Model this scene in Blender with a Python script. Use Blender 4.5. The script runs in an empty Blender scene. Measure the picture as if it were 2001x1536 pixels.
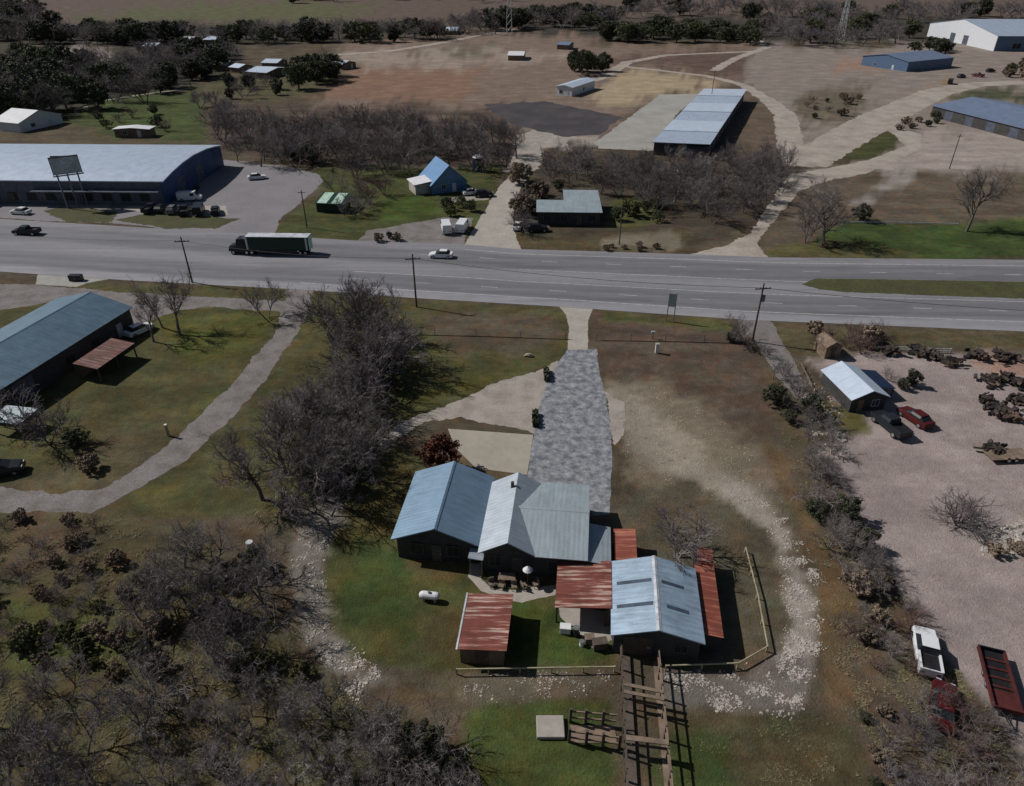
import bpy, math, random, bmesh
import numpy as np
from mathutils import Vector, Matrix
from mathutils.geometry import tessellate_polygon
R = math.radians
rnd = random.Random(7)
SC = bpy.context.scene
COL = SC.collection
# ------------------------------------------------------------------ camera
F, H, PITCH = 1377.0, 50.0, R(32.2)
SP, CP = math.sin(PITCH), math.cos(PITCH)
def G(px, py, z=0.0):
    """ground (height z) point seen at photo pixel px, py"""
    u = (px - 1000.5) / F; v = (py - 768) / F
    t = (H - z) / (SP + v * CP)
    return Vector((u * t, (CP - v * SP) * t, z))
cd = bpy.data.cameras.new('camera'); cam = bpy.data.objects.new('camera', cd); COL.objects.link(cam)
cam.location = (0, 0, H); cam.rotation_euler = (math.pi / 2 - PITCH, 0, 0)
cd.sensor_width = 36; cd.sensor_fit = 'HORIZONTAL'; cd.lens = 36 * F / 2001; cd.clip_start = 1; cd.clip_end = 12000
SC.camera = cam
# ------------------------------------------------------------------ light
SUN_DIR = Vector((-1, .36, 0)).normalized(); EL = R(42)
w = bpy.data.worlds.new('World'); SC.world = w; w.use_nodes = True
nt = w.node_tree; bg = nt.nodes['Background']
sky = nt.nodes.new('ShaderNodeTexSky'); sky.sky_type = 'NISHITA'; sky.sun_disc = False
sky.sun_elevation = EL; sky.sun_rotation = math.atan2(SUN_DIR.x, SUN_DIR.y)
sky.altitude = 200; sky.dust_density = 1.0
nt.links.new(sky.outputs[0], bg.inputs[0]); bg.inputs[1].default_value = 0.05
sl = bpy.data.lights.new('sun', 'SUN'); sl.energy = 5.0; sl.angle = R(.5); sl.color = (1, .965, .94)
so = bpy.data.objects.new('sun', sl); COL.objects.link(so)
sv = Vector((SUN_DIR.x * math.cos(EL), SUN_DIR.y * math.cos(EL), math.sin(EL)))
so.rotation_euler = sv.to_track_quat('Z', 'Y').to_euler(); so.location = sv * 200
SC.view_settings.view_transform = 'Standard'; SC.view_settings.look = 'None'
SC.view_settings.exposure = -0.48; SC.view_settings.gamma = 1
# ------------------------------------------------------------------ materials
MATS = {}
def nmat(name):
    m = bpy.data.materials.new(name); m.use_nodes = True
    t = m.node_tree; b = t.nodes['Principled BSDF']
    MATS[name] = m
    return m, t, b
def N(t, kind, **kw):
    n = t.nodes.new(kind)
    for k, v in kw.items():
        if k in n.inputs.keys() if isinstance(k, str) else False: n.inputs[k].default_value = v
        else: setattr(n, k, v)
    return n
def noise(t, vec, scale, detail=4, rough=.6):
    n = t.nodes.new('ShaderNodeTexNoise'); n.inputs['Scale'].default_value = scale
    n.inputs['Detail'].default_value = detail; n.inputs['Roughness'].default_value = rough
    if vec: t.links.new(vec, n.inputs['Vector'])
    return n.outputs['Fac']
def mrange(t, val, a, b, c, d):
    n = t.nodes.new('ShaderNodeMapRange'); t.links.new(val, n.inputs[0])
    for i, x in enumerate((a, b, c, d)): n.inputs[i + 1].default_value = x
    return n.outputs[0]
def math2(t, op, a, b):
    n = t.nodes.new('ShaderNodeMath'); n.operation = op
    for i, x in enumerate((a, b)):
        if isinstance(x, (int, float)): n.inputs[i].default_value = x
        else: t.links.new(x, n.inputs[i])
    return n.outputs[0]
def mixc(t, fac, a, b, mode='MIX'):
    n = t.nodes.new('ShaderNodeMix'); n.data_type = 'RGBA'; n.blend_type = mode
    if isinstance(fac, (int, float)): n.inputs[0].default_value = fac
    else: t.links.new(fac, n.inputs[0])
    for i, x in ((6, a), (7, b)):
        if isinstance(x, tuple): n.inputs[i].default_value = (*x[:3], 1)
        else: t.links.new(x, n.inputs[i])
    return n.outputs[2]
def scalec(t, col, val):
    n = t.nodes.new('ShaderNodeVectorMath'); n.operation = 'SCALE'
    if isinstance(col, tuple): n.inputs[0].default_value = col[:3]
    else: t.links.new(col, n.inputs[0])
    t.links.new(val, n.inputs['Scale'])
    return n.outputs[0]
def coord(t, scale=None, out='Object'):
    c = t.nodes.new('ShaderNodeTexCoord').outputs[out]
    if scale:
        m = t.nodes.new('ShaderNodeMapping'); t.links.new(c, m.inputs[0]); m.inputs['Scale'].default_value = scale
        return m.outputs[0]
    return c
def bump(t, b, h, strength=.3, dist=.05):
    n = t.nodes.new('ShaderNodeBump'); n.inputs['Strength'].default_value = strength; n.inputs['Distance'].default_value = dist
    t.links.new(h, n.inputs['Height']); t.links.new(n.outputs[0], b.inputs['Normal'])
def plain(name, c, rough=.7, metal=0, var=.25, scale=3.0, c2=None, spec=.3):
    m, t, b = nmat(name); co = coord(t)
    n1 = noise(t, co, scale, 5, .65); n2 = noise(t, co, scale * .22, 3, .6)
    s = math2(t, 'ADD', mrange(t, n1, .3, .7, -var, var), mrange(t, n2, .3, .7, 1 - var, 1 + var))
    base = c if c2 is None else mixc(t, mrange(t, n2, .42, .6, 0, 1), c, c2)
    t.links.new(scalec(t, base, s), b.inputs['Base Color'])
    b.inputs['Roughness'].default_value = rough; b.inputs['Metallic'].default_value = metal
    b.inputs['Specular IOR Level'].default_value = spec
    bump(t, b, n1, .15, .03)
    return m
def wave(t, vec, axis, scale):
    n = t.nodes.new('ShaderNodeTexWave'); n.wave_type = 'BANDS'; n.bands_direction = axis
    n.inputs['Scale'].default_value = scale; n.inputs['Distortion'].default_value = 0
    t.links.new(vec, n.inputs[0]); return n.outputs['Fac']
def metal_roof(name, c, axis='Y', rib=.5, rust=None, rustamt=.6, streak=.12, metal=.25, rough=.5):
    """ribbed sheet metal: ribs repeat along <axis>; streaks of weather run across it"""
    m, t, b = nmat(name); co = coord(t)
    st = coord(t, (.2, 2.4, 1) if axis == 'Y' else (2.4, .2, 1))
    n1 = noise(t, st, 1.3, 4, .6); n2 = noise(t, co, .45, 4, .6); n3 = noise(t, co, 5, 3, .6)
    s = math2(t, 'ADD', mrange(t, n1, .3, .7, -streak, streak), mrange(t, n2, .3, .7, 1 - streak, 1 + streak))
    s = math2(t, 'ADD', s, mrange(t, n3, .3, .7, -.06, .06))
    base = c
    if rust:
        base = mixc(t, mrange(t, n1, .62 - rustamt * .25, .74 - rustamt * .25, 0, 1), c, rust)
    t.links.new(scalec(t, base, s), b.inputs['Base Color'])
    b.inputs['Roughness'].default_value = rough; b.inputs['Metallic'].default_value = metal
    b.inputs['Specular IOR Level'].default_value = .4
    bump(t, b, wave(t, co, axis, 1 / rib * .31), .18, .03)
    return m
metal_roof('roof_blue', (.20, .30, .395), 'Y', .45, metal=.3)
metal_roof('roof_silver', (.36, .42, .445), 'X', .45, metal=.3)
metal_roof('roof_silver_y', (.40, .45, .49), 'Y', .45, metal=.3)
metal_roof('roof_barn', (.33, .43, .52), 'Y', .35, streak=.2)
metal_roof('roof_white', (.42, .49, .59), 'X', .8, streak=.1)
metal_roof('roof_pale_y', (.55, .63, .73), 'Y', 6.0, streak=.08)
metal_roof('roof_slate', (.19, .24, .34), 'Y', .8)
metal_roof('roof_teal', (.105, .17, .225), 'Y', .5, streak=.15)
metal_roof('roof_house_blue', (.09, .19, .34), 'Y', .5)
metal_roof('rust_y', (.19, .055, .037), 'Y', .5, rust=(.40, .29, .24), rustamt=.42, streak=.3, metal=.1, rough=.8)
metal_roof('rust_dull', (.15, .07, .055), 'Y', .5, rust=(.22, .13, .11), rustamt=.5, streak=.3, metal=.1, rough=.8)
metal_roof('rust_plain', (.235, .065, .042), 'Y', .5, rust=(.36, .14, .09), rustamt=.5, streak=.2, metal=.1, rough=.8)
plain('skylight', (.06, .08, .11), .5)
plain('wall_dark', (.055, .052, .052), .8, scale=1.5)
plain('wall_wood', (.17, .12, .085), .8, scale=2)
plain('wall_cream', (.42, .40, .36), .8)
plain('wall_blue', (.04, .085, .20), .5, metal=.2, scale=.8)
plain('wall_steel', (.10, .115, .15), .5, metal=.2)
plain('wall_blue_grey', (.10, .16, .26), .5, metal=.2, var=.06)
plain('wall_white', (.60, .62, .64), .6, var=.05)
plain('white', (.72, .72, .72), .5, var=.08)
plain('trim', (.5, .52, .54), .5)
plain('glass', (.02, .025, .03), .45, spec=.25)
plain('black', (.015, .015, .017), .6)
plain('rubber', (.02, .02, .02), .85)
plain('chrome', (.5, .5, .52), .3, metal=.8)
plain('paint_white', (.72, .73, .74), .3, var=.05)
plain('paint_dark', (.02, .022, .028), .3, var=.05)
plain('paint_grey', (.16, .17, .18), .3, var=.05)
plain('paint_red', (.075, .010, .011), .4, var=.1)
plain('paint_blue', (.012, .022, .055), .35, var=.1)
plain('green_dark', (.010, .035, .024), .5, var=.1)
plain('green_white', (.45, .62, .5), .5)
plain('trailer_red', (.075, .018, .016), .7)
plain('timber', (.21, .155, .112), .85, scale=2)
plain('timber_dark', (.095, .075, .06), .9)
plain('fence_wood', (.36, .33, .215), .85)
plain('concrete', (.38, .345, .295), .85, var=.12, scale=1.5)
plain('pad_concrete', (.36, .325, .26), .85, var=.07, scale=1.2)
plain('rock', (.41, .37, .32), .9, var=.3)
plain('bark', (.17, .15, .135), .9)
plain('twig', (.23, .20, .188), .9, scale=.6)
plain('twig_dark', (.165, .14, .144), .9, scale=.6)
plain('twig_red', (.15, .095, .085), .9, scale=.6)
plain('sign_teal', (.25, .40, .38), .5)
plain('sign_face', (.42, .48, .49), .5)
plain('scrap', (.045, .038, .034), .8, scale=.9, c2=(.10, .068, .05))
plain('frame_dark', (.10, .085, .07), .7)
plain('chair', (.22, .17, .13), .8)
plain('dry_weed', (.27, .215, .125), .95, scale=.4, c2=(.13, .14, .06))
def leafmat(name, c, c2):
    m, t, b = nmat(name)
    g = t.nodes.new('ShaderNodeNewGeometry'); co = coord(t)
    n = noise(t, co, 1.1, 3, .6)
    base = mixc(t, mrange(t, n, .4, .6, 0, 1), c, c2)
    s = mrange(t, g.outputs['Random Per Island'], 0, 1, .6, 1.4)
    t.links.new(scalec(t, base, s), b.inputs['Base Color']); b.inputs['Roughness'].default_value = .75
    b.inputs['Specular IOR Level'].default_value = .2
leafmat('leaf_dark', (.045, .052, .032), (.07, .075, .042))
leafmat('leaf_oak', (.058, .07, .034), (.085, .09, .045))
leafmat('leaf_rust', (.13, .04, .022), (.08, .025, .016))
leafmat('leaf_yellow', (.115, .115, .045), (.085, .095, .04))
leafmat('leaf_brown', (.26, .185, .14), (.19, .155, .105))
for k in ('twig', 'twig_dark', 'twig_red', 'bark', 'leaf_dark', 'leaf_oak', 'leaf_brown'):   # each tree a little lighter or darker than the next
    t = MATS[k].node_tree; b = t.nodes['Principled BSDF']; oi = t.nodes.new('ShaderNodeObjectInfo'); src = b.inputs['Base Color'].links[0].from_socket
    t.links.new(scalec(t, src, mrange(t, oi.outputs['Random'], 0, 1, .68, 1.32)), b.inputs['Base Color'])
def groundmat():
    m, t, b = nmat('ground'); co = coord(t)
    a = t.nodes.new('ShaderNodeAttribute'); a.attribute_name = 'col'
    n1 = noise(t, co, .11, 5, .6); n2 = noise(t, co, .8, 5, .7); n3 = noise(t, co, 4.5, 4, .7); n4 = noise(t, co, .33, 3, .6)
    s = math2(t, 'ADD', mrange(t, n1, .3, .7, -.22, .22), mrange(t, n2, .3, .7, .76, 1.24))
    s = math2(t, 'ADD', s, mrange(t, n3, .3, .7, -.16, .16))
    sx = t.nodes.new('ShaderNodeSeparateColor'); t.links.new(a.outputs['Color'], sx.inputs[0]); lim = mrange(t, sx.outputs[0], .08, .2, 1, .12)
    base = mixc(t, math2(t, 'MULTIPLY', lim, mrange(t, n4, .42, .66, 0, 1)), a.outputs['Color'], mixc(t, 1.0, a.outputs['Color'], (1.3, 1.0, .85), 'MULTIPLY'))
    base = mixc(t, math2(t, 'MULTIPLY', lim, mrange(t, n1, .5, .7, 0, .6)), base, mixc(t, 1.0, base, (.78, .98, .74), 'MULTIPLY'))
    n5 = noise(t, coord(t, (.7, 1.3, 1)), .16, 6, .68)
    s = math2(t, 'MULTIPLY', s, mrange(t, n5, .42, .66, .82, 1.38))
    s = math2(t, 'ADD', 1, math2(t, 'MULTIPLY', math2(t, 'SUBTRACT', s, 1), math2(t, 'ADD', .5, math2(t, 'MULTIPLY', lim, .5))))
    t.links.new(scalec(t, base, s), b.inputs['Base Color']); b.inputs['Roughness'].default_value = .95
    b.inputs['Specular IOR Level'].default_value = .1
    bump(t, b, math2(t, 'ADD', n2, n3), .6, .25)
    return m
groundmat()
def surf(name, c, c2, s1=.5, s2=3, var=.15, lo=.4, hi=.65, rough=.9, stretch=None):
    m, t, b = nmat(name); co = coord(t, stretch)
    n1 = noise(t, co, s1, 5, .65); n2 = noise(t, co, s2, 4, .7)
    base = mixc(t, mrange(t, n1, lo, hi, 0, 1), c, c2)
    t.links.new(scalec(t, base, mrange(t, n2, .3, .7, 1 - var, 1 + var)), b.inputs['Base Color'])
    b.inputs['Roughness'].default_value = rough; b.inputs['Specular IOR Level'].default_value = .2
    bump(t, b, n2, .25, .05)
    return m
surf('lot', (.235, .22, .225), (.20, .19, .20), .12, 2)
surf('old_asphalt', (.125, .135, .15), (.36, .365, .375), 1.05, 4, .25, .38, .68)
surf('gravel', (.37, .33, .285), (.27, .24, .205), .4, 5, .25)
surf('gravel_grey', (.22, .20, .19), (.15, .13, .115), .35, 4, .3)
surf('dirt_road', (.40, .35, .30), (.29, .245, .205), .15, 2, .2)
surf('slab_concrete', (.36, .35, .31), (.29, .28, .25), .1, 1, .1)
surf('dark_lot', (.055, .05, .055), (.085, .075, .075), .1, 1, .2)
surf('grass', (.075, .08, .03), (.06, .055, .03), .25, 2, .35)
surf('lawn_bright', (.05, .095, .022), (.065, .085, .028), .1, 1.2, .25)
surf('marking', (.5, .49, .46), (.3, .29, .28), 1.2, 5, .15)
surf('soil_bank', (.11, .09, .06), (.07, .06, .04), .4, 2, .35)
def highway_mat():
    m, t, b = nmat('highway')
    uv = t.nodes.new('ShaderNodeUVMap').outputs[0]; sep = t.nodes.new('ShaderNodeSeparateXYZ'); t.links.new(uv, sep.inputs[0])
    co = coord(t); st = coord(t, (.035, .8, 1))
    r = t.nodes.new('ShaderNodeValToRGB'); cr = r.color_ramp
    stops = [(0, .27), (.10, .25), (.13, .165), (.165, .13), (.2, .155), (.235, .17), (.28, .135), (.36, .165), (.4, .215), (.5, .23), (.56, .21), (.6, .155), (.67, .13), (.76, .165), (.83, .135), (.9, .21), (1, .22)]
    while len(cr.elements) < len(stops): cr.elements.new(.5)
    for e, (p, v) in zip(cr.elements, stops): e.position = p; e.color = (v, v * .98, v * 1.03, 1)
    wob = math2(t, 'ADD', sep.outputs[1], mrange(t, noise(t, co, .03, 2), .3, .7, -.025, .025))
    t.links.new(wob, r.inputs[0])
    n1 = noise(t, st, 1, 5, .6); n2 = noise(t, co, .5, 5, .7)
    s = math2(t, 'ADD', mrange(t, n1, .3, .7, -.16, .16), mrange(t, n2, .3, .7, .93, 1.07))
    flat = mixc(t, mrange(t, sep.outputs[0], .12, .34, .25, .9), (.2, .195, .205), r.outputs[0])
    n3 = noise(t, coord(t, (.03, 2.2, 1)), 1, 6, .75); n4 = noise(t, coord(t, (.25, .9, 1)), .22, 2, .4)
    s = math2(t, 'MULTIPLY', s, mrange(t, n3, .6, .68, 1, .8)); s = math2(t, 'MULTIPLY', s, mrange(t, n4, .6, .63, 1, .9))
    t.links.new(scalec(t, flat, s), b.inputs['Base Color']); b.inputs['Roughness'].default_value = .85
highway_mat()
# ------------------------------------------------------------------ mesh building
class MB:
    def __init__(s): s.v = []; s.f = []
    def add(s, vs, fs):
        o = len(s.v); s.v += [tuple(x) for x in vs]; s.f += [tuple(i + o for i in q) for q in fs]; return s
    def box(s, x0, x1, y0, y1, z0, z1, M=None):
        vs = [Vector((x, y, z)) for z in (z0, z1) for y in (y0, y1) for x in (x0, x1)]
        if M is not None: vs = [M @ q for q in vs]
        return s.add(vs, [(0, 2, 3, 1), (4, 5, 7, 6), (0, 1, 5, 4), (2, 6, 7, 3), (0, 4, 6, 2), (1, 3, 7, 5)])
    def hexa(s, b4, t4):
        return s.add(list(b4) + list(t4), [(3, 2, 1, 0), (4, 5, 6, 7), (0, 1, 5, 4), (1, 2, 6, 5), (2, 3, 7, 6), (3, 0, 4, 7)])
    def slab(s, q, th):
        q = [Vector(a) for a in q]; n = (q[1] - q[0]).cross(q[-1] - q[0]).normalized() * th
        k = len(q)
        fs = [tuple(range(k)), tuple(range(2 * k - 1, k - 1, -1))] + [(i, i + k, (i + 1) % k + k, (i + 1) % k) for i in range(k)]
        return s.add(q + [a - n for a in q], fs)
    def prism(s, prof, x0, x1, axis='x'):
        """profile of (a, z) pairs swept along axis"""
        k = len(prof); P = []
        for c in (x0, x1):
            P += [(c, a, z) if axis == 'x' else (a, c, z) for a, z in prof]
        return s.add(P, [tuple(range(k - 1, -1, -1)), tuple(range(k, 2 * k))] + [(i, (i + 1) % k, (i + 1) % k + k, i + k) for i in range(k)])
    def tube(s, pts, rad, n=5, cap=False):
        pts = [Vector(p) for p in pts]; vs = []
        for i, p in enumerate(pts):
            d = (pts[min(i + 1, len(pts) - 1)] - pts[max(i - 1, 0)]).normalized()
            a = d.cross(Vector((.3, .1, 1)) if abs(d.z) < .9 else Vector((1, 0, 0))).normalized(); b = d.cross(a)
            r = rad[i] if isinstance(rad, (list, tuple)) else rad
            vs += [p + (a * math.cos(k * 6.28318 / n) + b * math.sin(k * 6.28318 / n)) * r for k in range(n)]
        fs = [(i * n + k, i * n + (k + 1) % n, (i + 1) * n + (k + 1) % n, (i + 1) * n + k) for i in range(len(pts) - 1) for k in range(n)]
        if cap: fs += [tuple(range(n - 1, -1, -1)), tuple(range((len(pts) - 1) * n, len(pts) * n))]
        return s.add(vs, fs)
    def mesh(s, name, *mats):
        me = bpy.data.meshes.new(name); me.from_pydata(s.v, [], s.f); me.update()
        for m in mats: me.materials.append(MATS[m])
        return me
    def build(s, name, mat, parent=None, bevel=0):
        me = s.mesh(name, mat)
        if bevel or len(s.f) < 4000:
            bm = bmesh.new(); bm.from_mesh(me); bmesh.ops.recalc_face_normals(bm, faces=bm.faces); bm.to_mesh(me); bm.free()
        o = bpy.data.objects.new(name, me); COL.objects.link(o)
        if parent: o.parent = parent
        if bevel:
            mo = o.modifiers.new('bevel', 'BEVEL'); mo.width = bevel; mo.segments = 2; mo.limit_method = 'ANGLE'
        return o
def tag(o, label, cat, group=None, kind=None):
    if label: o['label'] = label
    if cat: o['category'] = cat
    if group: o['group'] = group
    if kind: o['kind'] = kind
    return o
def thing(name, label, cat, loc=(0, 0, 0), rz=0, group=None):
    o = bpy.data.objects.new(name, None); COL.objects.link(o); o.location = loc; o.rotation_euler = (0, 0, rz)
    o.empty_display_size = .5
    return tag(o, label, cat, group)
def dup(root, loc, rz=None, sc=None, label=None, group=None):
    r = root.copy(); COL.objects.link(r); r.location = loc
    if rz is not None: r.rotation_euler = (0, 0, rz)
    if sc is not None: r.scale = sc if isinstance(sc, tuple) else (sc, sc, sc)
    if label: r['label'] = label
    if group: r['group'] = group
    for ch in root.children:
        c = ch.copy(); COL.objects.link(c); c.parent = r
        for g in ch.children:
            d = g.copy(); COL.objects.link(d); d.parent = c
    return r
# ------------------------------------------------------------------ the ground
# zones: photo-traced outline, surface colour, feather in px
DK = (.05, .048, .042); GR = (.07, .078, .032); OL = (.086, .084, .038); BR = (.10, .08, .058); DT = (.325, .27, .25); TN = (.205, .153, .12)
ZONES = [
 ([(-300, -60), (2300, -60), (2300, 60), (-300, 60)], (.125, .098, .082), 12),
 ([(300, 12), (560, 4), (760, 12), (640, 42), (360, 46), (130, 40)], (.105, .112, .062), 8),
 ([(-300, 48), (880, 48), (1400, 30), (2300, 36), (2300, 60), (1800, 90), (1180, 84), (870, 84), (-300, 92)], (.05, .05, .044), 8),
 ([(-300, 92), (480, 84), (470, 130), (330, 200), (200, 240), (-300, 240)], (.052, .052, .042), 8),
 ([(90, 96), (220, 92), (210, 122), (100, 128)], (.3, .25, .22), 5),
 ([(640, 90), (980, 56), (1180, 84), (1500, 88), (1480, 150), (1440, 165), (1300, 185), (1170, 275), (1000, 262), (600, 255), (560, 240), (640, 180), (690, 130)], TN, 8),
 ([(700, 125), (960, 130), (900, 200), (610, 195)], (.23, .145, .10), 8),
 ([(800, 95), (980, 92), (960, 120), (760, 125)], (.085, .09, .05), 8),
 ([(1150, 185), (1230, 130), (1330, 125), (1420, 160), (1340, 180), (1260, 190), (1190, 215)], (.36, .29, .19), 8),
 ([(1000, 250), (1110, 250), (1180, 270), (1150, 295), (1000, 300)], (.33, .29, .25), 8),
 ([(640, 115), (720, 100), (1000, 100), (1100, 108), (1000, 128), (720, 132)], (.3, .245, .2), 10),
 ([(1190, 120), (1300, 105), (1480, 100), (1480, 150), (1420, 155), (1220, 130)], (.115, .085, .07), 8),
 ([(1480, 85), (1640, 92), (2300, 60), (2300, 340), (1690, 335), (1560, 330), (1530, 230), (1450, 160)], (.25, .21, .18), 8),
 ([(1560, 180), (1700, 170), (1680, 235), (1560, 250)], (.13, .115, .085), 12),
 ([(1640, 115), (1730, 110), (1730, 135), (1630, 138)], (.29, .19, .14), 6),
 ([(1760, 190), (1850, 160), (1860, 180), (1770, 215)], (.26, .18, .09), 8),
 ([(1850, 195), (1900, 176), (2300, 180), (2300, 220)], (.07, .08, .05), 6),
 ([(1600, 330), (1680, 262), (1730, 245), (1790, 262), (1740, 300)], (.085, .072, .045), 5),
 ([(1640, 300), (1750, 252), (1790, 262), (1700, 318)], (.06, .07, .03), 5),
 ([(1445, 165), (1530, 240), (1545, 320), (1500, 300), (1400, 270)], (.125, .098, .075), 8),
 ([(160, 200), (390, 175), (430, 215), (400, 280), (200, 268), (130, 245)], (.06, .085, .03), 10),
 ([(390, 160), (640, 120), (660, 160), (560, 200), (420, 210)], (.09, .088, .05), 8),
 ([(380, 200), (1010, 215), (1030, 290), (990, 345), (640, 350), (560, 310), (420, 290)], (.082, .066, .056), 14),
 ([(600, 330), (990, 330), (930, 470), (690, 475), (530, 455), (630, 370)], (.068, .08, .032), 10),
 ([(745, 385), (850, 380), (850, 420), (745, 440)], (.055, .085, .022), 6),
 ([(1050, 290), (1530, 300), (1530, 350), (1480, 440), (1340, 495), (1010, 488), (1000, 400)], (.07, .06, .046), 10),
 ([(1190, 380), (1290, 385), (1290, 430), (1195, 440)], (.08, .09, .035), 8),
 ([(1000, 455), (1340, 455), (1340, 497), (1010, 488)], (.085, .075, .042), 6),
 ([(1170, 462), (1310, 458), (1335, 480), (1310, 492), (1180, 484)], (.2, .17, .125), 5),
 ([(1540, 385), (1620, 345), (2300, 330), (2300, 520), (1480, 500), (1500, 440)], (.12, .098, .073), 10),
 ([(1660, 400), (1740, 340), (1800, 300), (1790, 350), (1700, 400)], (.27, .24, .21), 8),
 ([(1650, 432), (2300, 430), (2300, 512), (1620, 505), (1600, 470)], (.05, .078, .026), 6),
 ([(1500, 480), (1660, 478), (1800, 500), (1500, 503)], (.09, .09, .04), 6),
 ([(1800, 260), (2300, 250), (2300, 330), (1900, 330), (1720, 335)], (.34, .29, .255), 10),
 ([(-300, 560), (130, 560), (20, 650), (-300, 720)], (.14, .12, .12), 8),
 ([(-300, 560), (610, 560), (600, 620), (540, 700), (330, 880), (-300, 1000)], (.082, .082, .038), 8),
 ([(270, 620), (520, 625), (500, 700), (380, 720)], (.092, .10, .03), 12),
 ([(200, 860), (340, 820), (300, 900), (180, 950), (60, 950)], (.10, .088, .05), 12),
 ([(610, 575), (1100, 600), (1115, 690), (1060, 730), (740, 860), (600, 1000), (200, 1010), (340, 900), (480, 790), (560, 680)], (.08, .08, .036), 8),
 ([(830, 610), (1060, 620), (1090, 660), (1000, 700), (850, 660)], (.105, .088, .062), 14),
 ([(760, 770), (980, 720), (1060, 700), (1000, 735), (830, 800)], (.085, .088, .03), 8),
 ([(1150, 605), (1450, 630), (1490, 700), (1520, 800), (1560, 960), (1440, 940), (1200, 800)], (.10, .078, .06), 8),
 ([(1180, 608), (1440, 628), (1440, 650), (1180, 630)], (.085, .088, .035), 5),
 ([(1200, 765), (1290, 745), (1420, 800), (1470, 870), (1540, 980), (1600, 1100), (1590, 1240), (1530, 1180), (1480, 1010), (1380, 960), (1210, 950)], (.19, .158, .112), 30),
 ([(1195, 775), (1235, 770), (1290, 830), (1380, 880), (1440, 925), (1420, 960), (1330, 930), (1240, 880)], (.31, .27, .21), 20),
 ([(1210, 960), (1340, 965), (1470, 1010), (1530, 1180), (1540, 1260), (1440, 1310), (1200, 1300), (1195, 1000)], (.10, .09, .062), 8),
 ([(1500, 640), (2300, 660), (2300, 690), (1700, 680), (1560, 700)], (.10, .09, .05), 6),
 ([(1490, 850), (1560, 960), (1620, 1060), (1700, 1250), (1720, 1400), (1600, 1380), (1600, 1150), (1540, 990)], (.135, .095, .052), 10),
 ([(1570, 700), (1700, 690), (2300, 688), (2300, 1700), (1990, 1480), (1890, 1330), (1800, 1200), (1720, 1080), (1650, 980), (1600, 880), (1690, 850), (1640, 790)], DT, 10),
 ([(1600, 790), (1690, 800), (1705, 850), (1630, 830)], (.105, .10, .035), 6),
 ([(1880, 695), (2300, 690), (2300, 745), (1950, 745)], (.34, .215, .165), 10),
 ([(1890, 1040), (2010, 1010), (2010, 1080), (1940, 1085)], (.33, .29, .25), 10),
 ([(640, 1010), (740, 880), (830, 900), (780, 1050), (920, 1090), (1200, 1200), (1200, 1310), (880, 1312), (700, 1300), (630, 1200)], (.072, .078, .03), 8),
 ([(770, 1060), (930, 1075), (920, 1130), (830, 1140), (700, 1110), (690, 1060)], (.105, .088, .04), 14),
 ([(820, 1200), (900, 1180), (890, 1290), (800, 1280)], (.092, .082, .036), 14),
 ([(1000, 1190), (1090, 1180), (1060, 1260), (1010, 1270)], (.09, .085, .036), 10),
 ([(740, 900), (800, 910), (770, 1050), (680, 1050), (650, 1010)], (.10, .088, .036), 12),
 ([(700, 1060), (800, 1070), (810, 1250), (660, 1200)], (.056, .08, .026), 20),
 ([(1010, 1190), (1150, 1200), (1190, 1290), (1010, 1290)], (.055, .08, .022), 10),
 ([(590, 1000), (660, 985), (620, 1100), (640, 1250), (760, 1330), (700, 1360), (600, 1250), (570, 1080)], (.21, .19, .16), 16),
 ([(1400, 925), (1480, 955), (1545, 1030), (1582, 1120), (1592, 1230), (1604, 1300), (1560, 1385), (1460, 1392), (1340, 1375), (1330, 1335), (1440, 1330), (1510, 1290), (1545, 1220), (1530, 1120), (1490, 1040), (1440, 980)], (.32, .285, .238), 13),
 ([(880, 1315), (1200, 1312), (1200, 1350), (900, 1380)], (.13, .112, .08), 8),
 ([(900, 1380), (1200, 1360), (1200, 1700), (850, 1700)], (.062, .082, .026), 12),
 ([(1290, 1310), (1440, 1320), (1560, 1260), (1610, 1300), (1560, 1400), (1300, 1390)], (.17, .15, .13), 12),
 ([(1290, 1390), (1600, 1390), (1720, 1440), (1760, 1700), (1250, 1700)], (.082, .075, .042), 12),
 ([(1300, 1420), (1450, 1400), (1440, 1700), (1270, 1700)], (.055, .075, .028), 20),
 ([(1620, 1200), (1760, 1230), (1900, 1380), (2050, 1540), (2050, 1700), (1740, 1700), (1680, 1400)], (.10, .08, .06), 12),
 ([(-300, 1000), (60, 990), (240, 1000), (420, 1080), (560, 1250), (640, 1320), (900, 1450), (900, 1700), (-300, 1700)], (.095, .085, .046), 14),
 ([(0, 1160), (220, 1200), (300, 1330), (0, 1300)], (.085, .095, .034), 18),
 ([(40, 1010), (200, 1030), (120, 1120), (0, 1120)], (.10, .072, .05), 18),
]
def vnoise(x, y, seed):
    rs = np.random.RandomState(seed); out = np.zeros_like(x); amp = 1; sc = 1.0
    for o in range(4):
        tab = rs.rand(64, 64); xi = np.floor(x * sc).astype(int); yi = np.floor(y * sc).astype(int)
        fx = x * sc - xi; fy = y * sc - yi; fx = fx * fx * (3 - 2 * fx); fy = fy * fy * (3 - 2 * fy)
        g = lambda a, b: tab[a % 64, b % 64]
        out += amp * ((g(xi, yi) * (1 - fx) + g(xi + 1, yi) * fx) * (1 - fy) + (g(xi, yi + 1) * (1 - fx) + g(xi + 1, yi + 1) * fx) * fy - .5)
        amp *= .55; sc *= 2.1
    return out
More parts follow.
